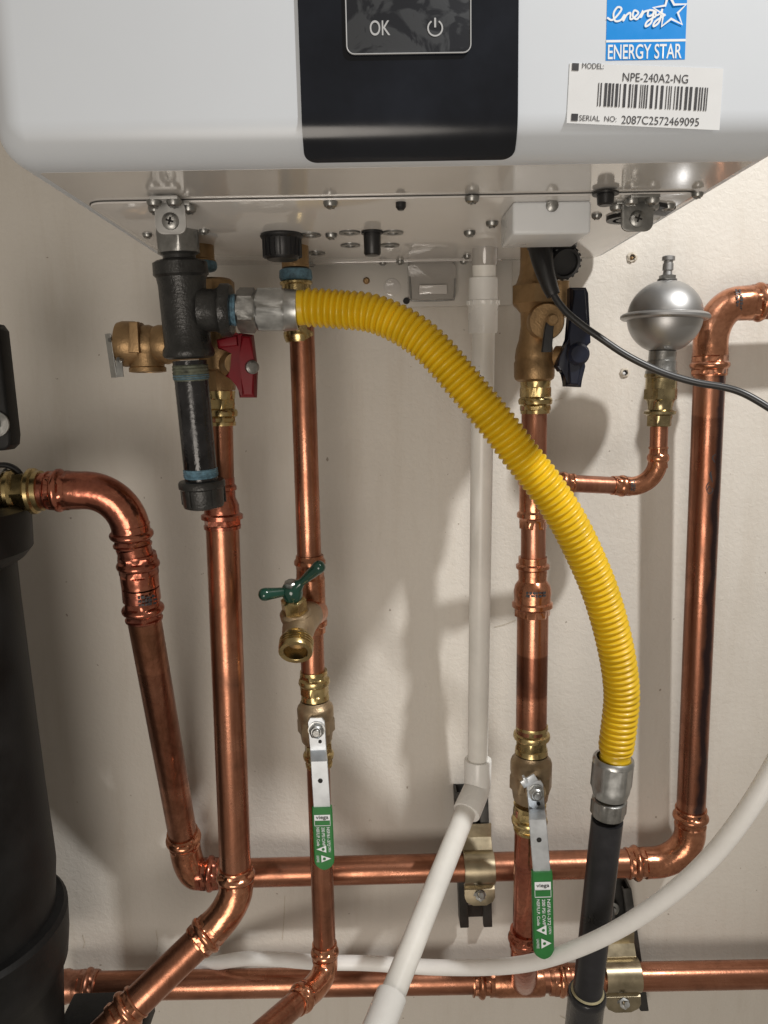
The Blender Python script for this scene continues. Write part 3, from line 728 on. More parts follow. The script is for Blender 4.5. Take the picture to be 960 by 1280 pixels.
rv = thing('pressure_relief_valve', at(175, 430, O2), 'cast brass pressure relief valve with flat metal test lever, left of the gas tee', 'valve')
rp0 = at(146, 430, .13); rp1 = at(215, 431, .13); drr = dirn(rp0, rp1)
lathe('bonnet', rp0, drr, [(0, .013), (.002, .0180), (.006, .0192), (.016, .0192), (.018, .0180), (.022, .0182)], M_bronzed, rv)
lathe('valve_body', rp0 + drr * .022, drr, [(0, .0160), (.006, .0165), (.010, .0150), (.014, .0165), (.022, .0165), (.032, .013), (.05, .012)], M_bronzed, rv)
lathe('outlet', at(183, 436, .13), (0, 0, -1), [(0, .0145), (.015, .0142), (.016, .0155), (.0195, .0155), (.020, .0120), (.01, .011)], M_bronzed, rv)
tb = prism('wrench_lug', [at(a, b_, .150) for a, b_ in [(161, 402), (172, 402), (174, 441), (160, 441)]], V(0, .008, 0), M_bronzed, rv, .001)
P = [at(a, b_, .142) for a, b_ in [(135, 417), (139, 444), (143, 472)]]
lv = strip('test_lever', [P[0], P[1], P[2]], [.0085, .0085, .0085], .0012, V(.75, -.65, 0), M_steel, rv)
lathe('lever_pin', at(140, 425, .146), V(-.5, -1, 0), [(-.002, .0018), (.003, .0018)], M_dsteel, lv, 12)
lathe('lever_pin', at(149, 449, .146), V(-.5, -1, 0), [(-.004, .0018), (.001, .0018)], M_dsteel, lv, 12)
P = [at(146, 425, .140), at(149, 445, .143), at(150, 471, .146)]
strip('lever_arm', P, [.0030, .0045, .0062], .0012, V(1, .1, 0), M_steel, lv)

# ---------------------------------------------------------------- centre column with hose bibb and ball valve
O3 = .115
mid = thing('copper_drain_column', at(395, 820, O3), 'slender copper pipe behind the yellow hose nut, carrying the hose bibb', 'pipe')
m0, m1, m2, m3 = at(377, 405, O3), at(391.5, 848, O3), at(397, 935, O3), at(406, 1190, O3)
tube(m0, m1, R34, M_cu, mid, 'upper_tube', 4)
tube(m2, m3, R34, M_cu, mid, 'lower_tube', 3)
dm = dirn(m0, m1)
tt, tb_ = at(387, 694, O3), at(394, 802, O3)
lathe('tee', tt, dm, [(0, R34 * 1.02), (0, R34 * 1.14), (.003, R34 * 1.16), (.005, R34 * 1.3), (.008, R34 * 1.3), (.010, R34 * 1.16), (.014, R34 * 1.14, 6), (.02, R34 * 1.16, 6), (.022, R34 * 1.2), (.054, R34 * 1.2), (.056, R34 * 1.14, 6), (.061, R34 * 1.14, 6), (.0625, R34 * 1.3), (.066, R34 * 1.3), (.068, R34 * 1.14), (.073, R34 * 1.14), (.073, R34)], M_cuf, mid, rot=.3)
press_end(m3 - dirn(m2, m3) * .010, dirn(m2, m3), R34, M_cuf, mid, L=.02)
g1 = at(380, 1245, .150); g2 = at(318, 1300, .215); dg_ = dirn(g1, g2)
elbow(m3 + dirn(m2, m3) * .008, at(409, 1225, .12), g1 - dg_ * .002, R34, M_cuf, mid)
press_end(g1 + dg_ * .014, -dg_, R34, M_cuf, mid, L=.02)
tube(g1, g2, R34, M_cu, mid, 'foot_tube')
# top union with sealant
nu = thing('cold_supply_union', at(371, 335, O3), 'brass union with blue thread sealant under the ribbed black cap', 'fitting')
p = at(370, 350, O3); zt3 = ZP
lathe('nipple', (p.x, -O3, ZP), (0, 0, -1), [(0, .0118), (.018, .0118)], M_bronzed, nu)
lathe('union_nut', (p.x, -O3, ZP - .004), (0, 0, -1), [(0, .0128, 6), (.012, .0128, 6)], M_bronzed, nu)
lathe('thread_sealant', (p.x, -O3, at(370, 337, O3).z), (0, 0, -1), [(0, .0128), (.001, .0140), (.007, .0144), (.009, .0135), (.010, .012)], M_dope, nu)
lathe('socket', (p.x, -O3, at(370, 351, O3).z), V(.02, 0, -1), [(0, .0125), (.0012, .0142), (.003, .0142), (.004, .0126), (.042, .0126), (.044, .0135), (.047, .0135), (.052, .0118)], M_brass, nu)
# hose bibb
bib = thing('hose_bibb', at(378, 770, O3 + .03), 'small brass hose bibb with dark green T handle on the middle copper pipe', 'valve')
bc = at(377, 775, .150)
sweep('inlet_branch', [at(394, 765, O3 + .002), at(389, 768, .13), at(380, 772, .146)], [R34 * 1.12, R34 * 1.1, R34 * 1.05], M_cuf, bib)
bz = (at(371, 812, .186) - bc)
body = [at(388, 768, .134), at(381, 772, .148), at(375, 780, .160), at(372, 792, .172), at(370.5, 802, .181)]
bq = catmull(body, .002)
sweep('valve_body', bq, [.0120 + .0026 * math.sin(PI * k / max(1, len(bq) - 1)) for k in range(len(bq))], M_bronze, bib, 32)
ed = at(369.5, 815, .192); dso = V(-.01, -.84, -.54).normalized()
thr = [(-.007, .0120)]
for k in range(4): thr += [(k * .0024 - .003, .0132), (k * .0024 - .002, .0145), (k * .0024 - .001, .0145)]
thr += [(.0070, .0142), (.0092, .0142), (.0098, .0138), (.0098, .0104), (.0092, .0098), (-.005, .0096)]
lathe('hose_outlet', ed - dso * .009, dso, thr, M_brass, bib, 44, cap=False)
lathe('outlet_bore', ed - dso * .009, dso, [(-.004, .0100), (-.003, .0100)], M_hole, bib, 24)
bp0 = at(371, 778, .160); bd_ = (at(360, 706, .178) - bp0).normalized()
lathe('bonnet_seat', bp0, bd_, [(0, .0115), (.005, .0132), (.010, .0136), (.0125, .0120)], M_bronze, bib)
lathe('bonnet_nut', bp0 + bd_ * .0115, bd_, [(0, .0120), (.001, .0112, 6), (.012, .0112, 6), (.0135, .0080)], M_brass, bib, 36, rot=.4)
hc = bp0 + bd_ * .0325
lathe('handle_hub', bp0 + bd_ * .0245, bd_, [(0, .0050), (.001, .0080), (.006, .0092), (.011, .0088), (.0135, .0070)], M_dgreen, bib)
lathe('handle_nut', bp0 + bd_ * .0380, bd_, [(-.001, .0056), (.0005, .0062, 6), (.0030, .0062, 6), (.004, .0044)], M_steel, bib, 36)
ha, hb = at(323, 744, .182), at(404, 704, .182)
hp = [ha, ha.lerp(hc, .18), ha.lerp(hc, .5), ha.lerp(hc, .85), hc, hc.lerp(hb, .15), hc.lerp(hb, .5), hc.lerp(hb, .82), hb]
hp2 = catmull(hp, .0007); nn = len(hp2)
def hr(t):
    e = abs(t - .5) * 2
    r = .0034 + .0030 * max(0, (e - .25) / .75) ** 1.1 + .003 * max(0, 1 - e / .2)
    if e > .80: r *= math.sqrt(max(.01, 1 - ((e - .80) / .20) ** 2))
    return r
sweep('tee_handle', hp2, [hr(k / (nn - 1)) for k in range(nn)], M_dgreen, bib, 20)

# green lettering handle ball valve
def ball_valve(label, top, mid_, bot, off, rp, stem, joggle, sleeve, tip, offh, k):
    """top/mid/bot: pixel centres of the press socket mouth, body and lower socket mouth"""
    t = thing('ball_valve', at(*mid_, off), label, 'valve', 'ball valves with green lever handles')
    a_, b2 = at(*top, off), at(*bot, off); d_ = dirn(a_, b2); m_ = at(*mid_, off)
    brass_press(a_, d_, rp, t, M_brass, L=.028)
    brass_press(b2, -d_, rp, t, M_brass, L=.028)
    R = k
    lathe('valve_body', m_ - d_ * R * 1.25, d_, [(0, rp * 1.2), (.001, R * .80), (R * .22, R * .86), (R * .30, R * .95), (R * .45, R), (R * .9, R), (R * 1.0, R * .97), (R * 1.1, R * 1.03, 8), (R * 1.75, R * 1.03, 8), (R * 1.85, R * .9), (R * 2.3, R * .84), (R * 2.4, rp * 1.2)], M_bronze, t, 40)
    s = at(*stem, off + R)
    lathe('stem_boss', V(s.x, -off - R * .7, s.z), (0, -1, 0), [(0, R * .52), (R * .5, R * .48)], M_bronze, t)
    fo = off + R * 1.28
    s2 = at(*stem, fo)
    # lever plate
    jp = at(*joggle, fo); j2 = at(joggle[0] + 1, joggle[1] + 14, offh); sl = at(*sleeve, offh); tp = at(*tip, offh)
    top_ = at(stem[0] - 1, stem[1] - (14), fo)
    side = V(1, 0, 0)
    w0 = .0155
    pts = [top_, top_.lerp(s2, .35), s2, jp, j2, j2.lerp(sl, .5), sl, sl.lerp(tp, .4)]
    lv = strip('lever', pts, [w0 * .72, w0, w0, w0 * .98, w0 * .98, w0, w0, w0 * .7], .0026, side, M_lever, t)
    lathe('stem_nut', V(s2.x, s2.y - .0010, s2.z), (0, -1, 0), [(0, .0078), (.0015, .0078), (.0016, .0068, 6), (.0065, .0068, 6), (.0075, .0048), (.0072, .0046)], M_steel, lv, 36, rot=.3)
    lathe('stem_end', V(s2.x, s2.y - .0070, s2.z), (0, -1, 0), [(0, .0040), (.0030, .0038), (.0036, .003)], M_dsteel, lv, 20)
    for py_, rr_ in ((stem[1] + 16, .0017), (joggle[1] + 38, .0022)):
        f_ = (py_ - stem[1]) / (sleeve[1] - stem[1]); xx = stem[0] + (sleeve[0] - stem[0]) * f_ + (3 if rr_ < .002 else 0)
        o_ = fo if rr_ < .002 else offh
        pp = at(xx, py_, o_ + .0014); lathe('lever_hole', pp, (0, -1, 0), [(-.0005, rr_), (.0002, rr_), (.0003, rr_ * .9)], M_hole, lv, 18)
    # green sleeve with rounded end
    Ls = (tp - sl).length; dsl = dirn(sl, tp); ws = .0185; n_ = 20; P_, W_ = [], []
    for q_ in range(n_ + 1):
        tt_ = q_ / n_; s_l = Ls * (1 - (1 - tt_) ** 1.0)
        P_.append(sl + dsl * s_l); rem = Ls - s_l
        W_.append(ws if rem > ws / 2 else max(.0015, 2 * math.sqrt(max(0, (ws / 2) ** 2 - (ws / 2 - rem) ** 2))))
    ex = [Ls - ws / 2 * (1 - math.sin(PI / 2 * q_ / 8)) for q_ in range(9)]
    P_ = [p_ for p_, q_ in zip(P_, W_) if (p_ - sl).length < Ls - ws / 2 - .001] + [sl + dsl * e_ for e_ in ex]
    W_ = [ws * (.97 + .03 * (i_ > 0)) for i_ in range(len(P_) - 9)] + [max(.0015, ws * math.cos(PI / 2 * q_ / 8)) for q_ in range(9)]
    sv = strip('grip_sleeve', P_, W_, .0062, side, M_green, t)
    # printing
    up_ = -dsl; rt = side; ff = V(0, -.0036, 0)
    def pos(sx_, sl_): return sl + dsl * sl_ * Ls + rt * sx_ * ws + ff
    nrm_ = rt.cross(up_)
    bmq = bmesh.new()
    def quad(cx_, cl_, w__, h__): 
        c_ = pos(cx_, cl_); bmq.faces.new([bmq.verts.new(c_ + rt * a1 * w__ * ws / 2 + up_ * b1 * h__ * Ls / 2) for a1, b1 in ((-1, -1), (1, -1), (1, 1), (-1, 1))])
    quad(0, .145, .78, .085)
    for xx, yy, ww, hh in ((0, .19, .78, .008), (0, .275, .78, .008), (-.385, .232, .02, .09), (.385, .232, .02, .09)): quad(xx, yy, ww, hh)
    # triangles
    for yc_, dr in ((.655, -1), (.81, 1)):
        tri = [pos(-.36 * -dr, yc_ ), pos(.13 * -dr, yc_ - .058), pos(.13 * -dr, yc_ + .058)]
        bmq.faces.new([bmq.verts.new(v_) for v_ in tri])
    link('printed_panel', bmq, M_print, sv)['kind'] = 'stuff'
    text('maker_lettering', 'viega', pos(0, .147) + V(0, -.0002, 0), rt, up_, .0045, M_ink, sv, width=ws * .62, bold=.01)
    for xx, tx in ((.27, 'NSF/61-372'), (.02, '200 PSI CWP'), (-.24, 'NSF/U.P. Code')):
        text('rating_lettering', tx, pos(xx, .45), -up_, rt, .0028, M_print, sv, width=Ls * .30, bold=.008)
    text('rating_lettering', 'OPEN', pos(.30, .655), -up_, rt, .0022, M_print, sv, width=Ls * .09)
    text('rating_lettering', 'LEADFREE', pos(-.30, .81), -up_, rt, .0022, M_print, sv, width=Ls * .11)
    bmq = bmesh.new()
    for yc_, dr in ((.655, -1), (.81, 1)):
        c_ = pos(-.02 * -dr, yc_) + V(0, -.0002, 0); add_lathe(bmq, c_, nrm_, [(0, .0014), (.0001, .0014)], 14)
    link('printed_dot', bmq, M_green, sv)
    return t
bv1 = ball_valve('bronze ball valve right below the hose bibb, with a steel lever in a green sleeve', (392, 838), (395, 902), (399, 957), O3, R34, (396, 911), (398, 938), (402.5, 1008), (406, 1085), .152, .0172)
O4 = .115

# ---------------------------------------------------------------- cold column with the blue handled service valve
cold = thing('copper_cold_column', at(665, 760, O4), 'copper column right of the white drain pipe with a step-down coupling and side tee', 'pipe')
c0, c1, c2 = at(668, 505, O4), at(666, 760, O4), at(664, 918, O4)
tube(c0, c1, R34 * 1.02, M_cub, cold, 'upper_tube')
tube(c1, c2, R1 * .98, M_cum, cold, 'middle_tube')
dc = dirn(c0, c1)
tq = at(667, 592, O4)
lathe('tee', tq, dc, [(0, R34 * 1.02), (0, R34 * 1.16), (.004, R34 * 1.16), (.006, R34 * 1.28), (.009, R34 * 1.28), (.011, R34 * 1.16), (.034, R34 * 1.16), (.036, R34 * 1.34), (.0395, R34 * 1.34), (.041, R34 * 1.16), (.044, R34 * 1.16, 6), (.050, R34 * 1.14, 6), (.050, R34)], M_cuf, cold, rot=.5)
cq = at(666, 696, O4)
lathe('coupling', cq, dc, [(0, R34 * 1.04), (0, R34 * 1.18), (.006, R34 * 1.18), (.0075, R34 * 1.38), (.0105, R34 * 1.38), (.012, R34 * 1.2), (.022, R34 * 1.16), (.027, R1 * 1.10), (.033, R1 * 1.17), (.037, R1 * 1.14),
      (.042, R1 * 1.14), (.0435, R1 * 1.27), (.047, R1 * 1.27), (.0485, R1 * 1.13), (.0495, R1 * 1.13, 6), (.056, R1 * 1.12, 6), (.056, R1)], M_cuf, cold, rot=.5)
c3, c4 = at(661, 1010, O4), at(657, 1188, O4 - .01)
tube(c3, c4, R34 * 1.2, M_cud, cold, 'lower_tube')
press_end(at(656, 1162, O4 - .008), dirn(c3, c4), R34 * 1.2, M_cud, cold, L=.02)
sweep('foot_elbow', arc3(at(656, 1175, O4 - .008), at(655, 1222, O4 - .008), at(655, 1226, OH + .004), 10), R34 * 1.28, M_cud, cold)
bv2 = ball_valve('bronze ball valve whose green-sleeved lever hangs over the milky white tubing', (665, 906), (663.5, 972), (661.5, 1038), O4, R34 * 1.18, (669, 989), (671, 1012), (677, 1088), (679.5, 1196), .182, .0198)

tabp = at(661, 976, .147)
bm = bmesh.new(); add_box(bm, tabp, .0150, .0024, .0075, Matrix.Rotation(math.radians(-32), 3, 'Y'), .0008)
add_box(bm, tabp + V(-.004, -.003, .003), .0022, .006, .0070, Matrix.Rotation(math.radians(-32), 3, 'Y'), .0005)
link('stop_tab', bm, M_lever, bv2)

cv = thing('cold_service_valve', at(672, 420, O4), 'brown brass service valve with navy blue handle under the heater power cord', 'valve')
px_ = at(667, 330, O4).x
def zz(py): return at(667, py, O4).z
lathe('union_nipple', (px_, -O4, ZP), (0, 0, -1), [(0, .0115), (ZP - zz(338), .0115), (ZP - zz(339), .0095)], M_bronzed, cv)
prof = [(332, .0125, 0), (342, .0132, 0), (350, .0150, 0), (354, .0160, 0), (358, .0215, 6), (380, .0215, 6), (386, .0150, 0), (391, .0122, 0), (407, .0120, 0), (424, .0136, 0), (436, .0162, 0), (446, .0172, 0), (450, .0168, 0), (453, .0178, 0), (470, .0178, 0), (474, .0170, 0), (477, .0138, 0)]
lathe('valve_body', (px_ + .001, -O4, zz(332)), (.006, 0, -1), [(zz(332) - zz(a_), r_, n_) for a_, r_, n_ in prof], M_bronzed, cv, 48, rot=.2)
brass_press(at(669, 517, O4), -dc, R34 * 1.02, cv, L=.030)
kn = at(683, 402, O4 + .020)
lathe('port_boss', kn + V(0, .008, 0), (0, -1, 0), [(0, .0155), (.008, .0155), (.010, .0145)], M_bronzed, cv)
lv_ = strip('port_lever', [at(689, 396, .152), at(686, 410, .152), at(683, 440, .150)], [.006, .0075, .0085], .004, V(1, 0, 0), M_black, cv)
lathe('lever_screw', at(690, 400, .153), (0, -1, 0), [(0, .0050), (.003, .0048), (.004, .0035)], M_bronzed, lv_, 20)
P = [(713, 359), (733, 359), (736, 366), (739, 428), (735, 432), (731, 434), (733, 446), (729, 458), (727, 484), (707, 483), (708, 466), (700, 464), (696, 458), (700, 446), (706, 434), (713, 424)]
bh_ = prism('navy_handle', [at(a_, b_, .142) for a_, b_ in P], V(0, .013, 0), M_blue, cv, .0018)
prism('navy_handle_rib', [at(a_, b_, .147) for a_, b_ in [(716, 361), (732, 361), (735, 400), (728, 428), (728, 445), (724, 482), (711, 481), (712, 450), (710, 432), (715, 420)]], V(0, .009, 0), M_blue, bh_, .002)
lathe('handle_cap', at(722, 443, .146), V(0, -1, 0), [(0, .0095), (.004, .0092), (.0065, .0070)], M_blue, bh_, 24)
lathe('stem_boss', at(696, 446, .122), V(.8, -.6, 0), [(0, .0095), (.014, .0085)], M_bronzed, cv)
lathe('side_port', at(700, 352, .118), V(0, 0, -1), [(0, .008), (.02, .008), (.021, .009), (.03, .009)], M_bronzed, cv)

# ---------------------------------------------------------------- hammer arrestor on its side branch
OS = .098
br = thing('copper_side_branch', at(770, 605, OS), 'small copper branch turning up to the round steel shock arrestor', 'pipe')
b0, b1, b2, b3 = at(668, 602, O4 - .004), at(712, 604, .108), at(770, 607, OS), at(824, 528, OS)
press_end(b1 + dirn(b0, b1) * .004, dirn(b1, b0), R12 * 1.02, M_cuf, br, L=.022)
tube(b0, b2, R12, M_cub, br)
db = dirn(b1, b2)
press_end(b2 - db * .004, db, R12, M_cuf, br, L=.018)
eu = at(822.5, 572, OS)
elbow(b2 + db * .010, at(820.5, 609, OS), eu, R12, M_cuf, br)
press_end(eu + V(0, 0, .010), V(0, 0, -1), R12, M_cuf, br, L=.016)
tube(eu, b3, R12, M_cu, br)
hs = thing('water_hammer_arrestor', at(831, 397, OS), 'round brushed steel ball arrestor with rolled seam and air valve on top', 'arrestor')
sc_ = at(831, 396, OS); ms = mpp(sc_); RS = 45.5 * ms; dnz = V(-.03, 0, -1).normalized()
prof = []
for k in range(0, 19):
    a_ = math.radians(12 + 76 * k / 18); prof.append((-RS * math.cos(a_) * .98, RS * math.sin(a_)))
prof.append((-.0015, RS))
low_ = []
for k in range(0, 19):
    a_ = math.radians(92 + 74 * k / 18); low_.append((-RS * math.cos(a_) * .98, RS * math.sin(a_)))
lathe('upper_shell', sc_, dnz, prof, M_ss, hs, 56)
lathe('lower_shell', sc_, dnz, low_, M_ss, hs, 56)
lathe('seam_ring', sc_, dnz, [(-.0030, RS * .97), (-.0030, RS * 1.06), (-.0022, RS * 1.13), (-.0005, RS * 1.18), (.0015, RS * 1.18), (.0028, RS * 1.13), (.0032, RS * 1.05), (.0032, RS * .97)], M_ss, hs, 56)
vt = sc_ - dnz * RS * .96
va = lathe('valve_base', vt, -dnz, [(0, .0085), (.0012, .0085), (.0014, .0072, 6), (.0045, .0072, 6), (.0050, .005)], M_dsteel, hs, 36)
lathe('air_valve', vt - dnz * .0045, -dnz, [(0, .0042), (.004, .0038), (.0045, .0048), (.010, .0046), (.0105, .0040), (.0125, .0040), (.0130, .0056), (.0160, .0056), (.0168, .0046)], M_ss, hs, 24)
nb = sc_ + dnz * RS * .93
lathe('neck', nb, dnz, [(0, .0120), (.008, .0120), (.0085, .0130), (.016, .0130), (.018, .0140), (.0215, .0140)], M_dsteel, hs, 30)
na = at(827, 467, OS); nz = dirn(na, at(824, 530, OS))
lathe('brass_union', na, nz, [(0, .0125), (0, .0148), (.003, .0150), (.004, .0138), (.0135, .0138), (.014, .0155, 6), (.023, .0155, 6), (.025, .0120), (.030, .0108), (.0325, .0108), (.034, .0140), (.0365, .0142), (.038, .0115), (.042, .0115, 6), (.0475, .0115, 6), (.048, .009)], simple('aged_brass', (.40, .33, .19), .28, 1, noise=.25, nscale=90), hs, 36, rot=.5)

# ---------------------------------------------------------------- gas side: tee, drip leg, union, yellow hose, black pipe
OG = .185
gt = thing('gas_tee_drip_leg', at(235, 400, OG), 'black iron gas tee with a capped drip leg hanging below the heater at left', 'gas fitting')
ga, gb = at(222, 300, OG), at(254, 622, OG - .012); dg = dirn(ga, gb)
def along(py):
    t = (py - 300) / 322.; return ga.lerp(gb, t)
mg = mpp(ga)
def sp_(py): return (along(py) - ga).length
lathe('inlet_nut', ga + dg * (sp_(301) - .013), dg, [(-.002, .0135), (0, .0155), (.0012, .0178, 6), (.019, .0178, 6), (.022, .0160), (.024, .012)], M_dsteel, gt, 48, rot=PI / 6 + .25)
lathe('inlet_thread', along(316), dg, [(0, .0125), (.004, .0125), (.005, .0135), (.008, .013)], M_iron, gt)
r_ = 33 * mg
lathe('tee', along(322), dg, [(0, r_ * .62), (.0015, r_ * .9), (.003, r_ * 1.02), (.012, r_ * 1.04), (.014, r_ * .94), (.020, r_ * .90), (.050, r_ * .90), (.066, r_ * .90), (.069, r_ * .98), (.0725, r_ * 1.00), (.0745, r_ * .95), (.076, r_ * .75)], M_iron, gt, 48)
tc = along(387); br_d = (at(330, 388, OG) - at(262, 388, OG)).normalized()
lathe('tee_branch', at(250, 388, OG), br_d, [(0, r_ * .80), (.012, r_ * .80), (.015, r_ * .86), (.017, r_ * 1.00), (.023, r_ * 1.00), (.025, r_ * .93), (.025, r_ * .6)], M_iron, gt, 48)
lathe('upper_dope', along(450), dg, [(0, .0133), (.001, .0142), (.0025, .0137), (.0035, .0144), (.005, .0138), (.0065, .0144), (.008, .0138), (.0095, .0143), (.012, .0136), (.013, .0133)], M_dirty, gt)
lathe('blue_ring', along(462), dg, [(0, .0134), (.0006, .0146), (.0014, .0138), (.0022, .0146), (.003, .0138), (.0036, .0145), (.0042, .0134)], M_dope, gt)
tube(along(445), along(602), .0134, M_ironp, gt, 'nipple')
lathe('lower_dope', along(583), dg, [(0, .0134), (.0008, .0141), (.002, .0136), (.003, .0142), (.004, .0136), (.005, .0143), (.0056, .0136), (.0062, .0141), (.0075, .0134)], M_dope, gt)
pc_ = lathe('pipe_cap', along(598), dg, [(0, .0135), (.0005, .0180), (.002, .0190), (.006, .0190), (.0075, .0172), (.020, .0168), (.0225, .0160), (.024, .0120)], M_iron, gt, 40)
bm = bmesh.new(); uu, vv = perp(dg)
for k in range(5):
    a_ = 2 * PI * k / 5 + .5; c_ = along(598) + dg * .0135 + (uu * math.cos(a_) + vv * math.sin(a_)) * .0172
    Mx = Matrix((uu * math.cos(a_) + vv * math.sin(a_), -uu * math.sin(a_) + vv * math.cos(a_), dg)).transposed()
    add_box(bm, c_, .003, .0045, .0145, Mx, .0006)
link('cap_rib', bm, M_iron, pc_)

hz = thing('yellow_gas_hose', at(600, 500, .2), 'yellow coated corrugated gas hose curving from the gas tee down to the black pipe', 'hose')
u0 = at(291, 388, OG)
lathe('threaded_end', at(286, 387.5, OG), br_d, [(0, .0118), (.004, .0118), (.0045, .0124), (.006, .0118), (.0075, .0124), (.009, .0118), (.012, .0122)], M_dope, hz)
lathe('dull_nut', at(298, 388, OG), br_d, [(-.001, .0130), (0, .0155), (.0015, .0175, 6), (.0125, .0175, 6), (.014, .0150), (.0165, .0135)], M_dsteel, hz, 48, rot=.5)
lathe('flare_nut', at(322, 387.5, OG), br_d, [(-.002, .0135), (0, .0160), (.0015, .0183, 6), (.0200, .0183, 6), (.0215, .0165), (.0225, .0160), (.0310, .0155), (.0315, .0142), (.024, .0135)], M_steel, hz, 48, rot=.02)
ctr = [(366, 385, OG), (390, 384.5, .187), (425, 387, .190), (467, 392, .196), (509, 411, .203), (543, 438, .208), (590, 492, .213), (624, 533, .215), (652, 570, .215), (681, 607, .214), (709, 650, .211), (733, 698, .206), (751, 742, .202), (765, 790, .198), (774, 835, .195), (777, 870, .192), (774, 905, .190), (770, 935, .188), (768, 960, .187)]
cp_ = catmull([at(*q) for q in ctr], .002); _, LT = resample(cp_, .01)
pitch = .0051; nr = int(LT / pitch); PTS, TL = resample(cp_, pitch / 10)
rad = []
for i in range(len(PTS)):
    s_l = TL * i / (len(PTS) - 1); ph = (s_l / pitch) % 1
    r0 = .01245 + .0026 * abs(math.sin(PI * ph)) ** 1.15
    if s_l < .010: r0 = .0134
    if s_l > TL - .017: r0 = .0128 - .0002 * math.sin(ph * 2 * PI)
    rad.append(r0)
sweep('corrugated_sleeve', PTS, rad, M_yel, hz, 40, ang=80)
# lower nut
n0, n1 = at(767, 947, .187), at(762, 1000, .185); dn = dirn(n0, n1); mn = mpp(n0)
lathe('lower_flare_nut', n0, dn, [(.008, .0138), (.0, .0142), (-.0006, .0158), (.0010, .0172), (.004, .0176), (.0055, .0178, 6), (.026, .0178, 6), (.0295, .0162), (.036, .0146)], M_steel, hz, 48, rot=PI / 6 + .12, cap=False)
lathe('adapter_nut', at(761.5, 999, .185), dirn(at(761.5, 1000, .185), at(759, 1030, .184)), [(-.002, .0120), (0, .0148), (.001, .0156, 6), (.0125, .0156, 6), (.0155, .0135)], M_dsteel, hz, 48, rot=PI / 6 + .12)

gp = thing('black_gas_pipe', at(750, 1100, .18), 'black steel gas pipe rising from the bottom edge to the yellow hose', 'pipe')
q0, q1 = at(759, 1024, .184), at(732, 1262, .158)
tube(q0, q1, .0137, M_gasp, gp)
lathe('pipe_coupling', at(734, 1240, .160), dirn(q0, q1), [(0, .0140), (0, .0172), (.002, .0180), (.006, .0182), (.008, .0172), (.05, .0172)], M_ironp, gp)
lathe('coupling_sealant', at(734.5, 1238, .160), dirn(q0, q1), [(-.0016, .0139), (-.001, .0150), (.0005, .0155), (.0008, .014)], simple('pale_sealant', (.4, .36, .22), .6, noise=.3), gp)

# ---------------------------------------------------------------- white drain pipe
wpv = thing('white_drain_pipe', at(600, 700, .07), 'white plastic condensate drain pipe with a forty-five degree elbow', 'pipe')
v0, v1 = at(605.5, 322, .088), at(597, 955, .045)
dv = dirn(v0, v1)
tube(v0 - dv * .004, v1, .0106, M_pvc, wpv, 'upper_pipe', 4)
v2 = at(606, 322, .088)
lathe('drain_stub', v2 - dv * .012, dv, [(0, .0114), (.018, .0114), (.019, .0108)], M_clear, wpv)
lathe('coupling', at(604.5, 347, .0865), dv, [(0, .0108), (0, .0128), (.002, .0134), (.019, .0136), (.020, .0146), (.024, .0146), (.0255, .0136), (.047, .0134), (.049, .0128), (.049, .0108)], M_pvcf, wpv, 36)
bm = bmesh.new()
for k in range(16):
    a_ = 2 * PI * k / 16; uu, vv = perp(dv); c_ = at(604.5, 347, .0865) + dv * .022 + (uu * math.cos(a_) + vv * math.sin(a_)) * .0146
    add_box(bm, c_, .0012, .0012, .004)
link('coupling_ribs', bm, M_pvcf, wpv)
w0_, w1_ = at(588, 1000, .060), at(488, 1250, .235)
tube(w0_, w1_, .0106, M_pvc, wpv, 'lower_pipe', 4)
dw_ = dirn(w0_, w1_)
# elbow: two sockets meeting at the bend
bend = at(597, 984, .046)
j1 = at(597.5, 949, .045); j2_ = at(583, 1016, .072)
lathe('elbow_socket', j1, dirn(j1, bend), [(0, .0108), (0, .0140), (.001, .0144), (.028, .0140)], M_pvcf, wpv, 36)
lathe('elbow_socket', j2_, dirn(j2_, bend), [(0, .0108), (0, .0140), (.001, .0144), (.024, .0140)], M_pvcf, wpv, 36)
sweep('elbow_bend', [j1.lerp(bend, .7), bend.lerp(j1, .1), bend.lerp(j2_, .12), j2_.lerp(bend, .6)], .0139, M_pvcf, wpv, 30)
lathe('lower_coupling', at(490, 1243, .231), dw_, [(0, .0107), (0, .0128), (.001, .0131), (.06, .0130)], M_pvcf, wpv, 36)
# faint printing on the pipe
for i_, (py, s_t) in enumerate([(455, 'PVC 1120'), (500, 'SCH 40'), (560, 'ASTM D1785'), (640, 'NSF-PW')]):
    o_ = .086 - .043 * (py - 347) / 608
    q_ = at(601 - .006 * (py - 347), py, o_ + .0108)
    text('pipe_printing', s_t, q_, V(0, 0, -1), V(1, 0, 0), .0028, M_dsteel, wpv, width=.030)

# ---------------------------------------------------------------- milky tubing
tbq = [(150, 1236, .0095), (200, 1226, .011), (250, 1209, .020), (300, 1199, .045), (345, 1199, .066), (400, 1203, .082), (460, 1204, .088), (540, 1209, .105), (610, 1209, .130), (665, 1203, .160), (720, 1186, .197), (780, 1157, .225), (840, 1116, .250), (890, 1070, .268), (935, 1012, .285), (975, 945, .295), (1010, 870, .30)]
tt_ = thing('milky_tubing', at(600, 1207, .12), 'milky white plastic tubing sweeping up to the right edge in front of the lower pipe', 'tube')
sweep('tubing', catmull([at(*q) for q in tbq], .006), .0073, M_ppipe, tt_, 24)

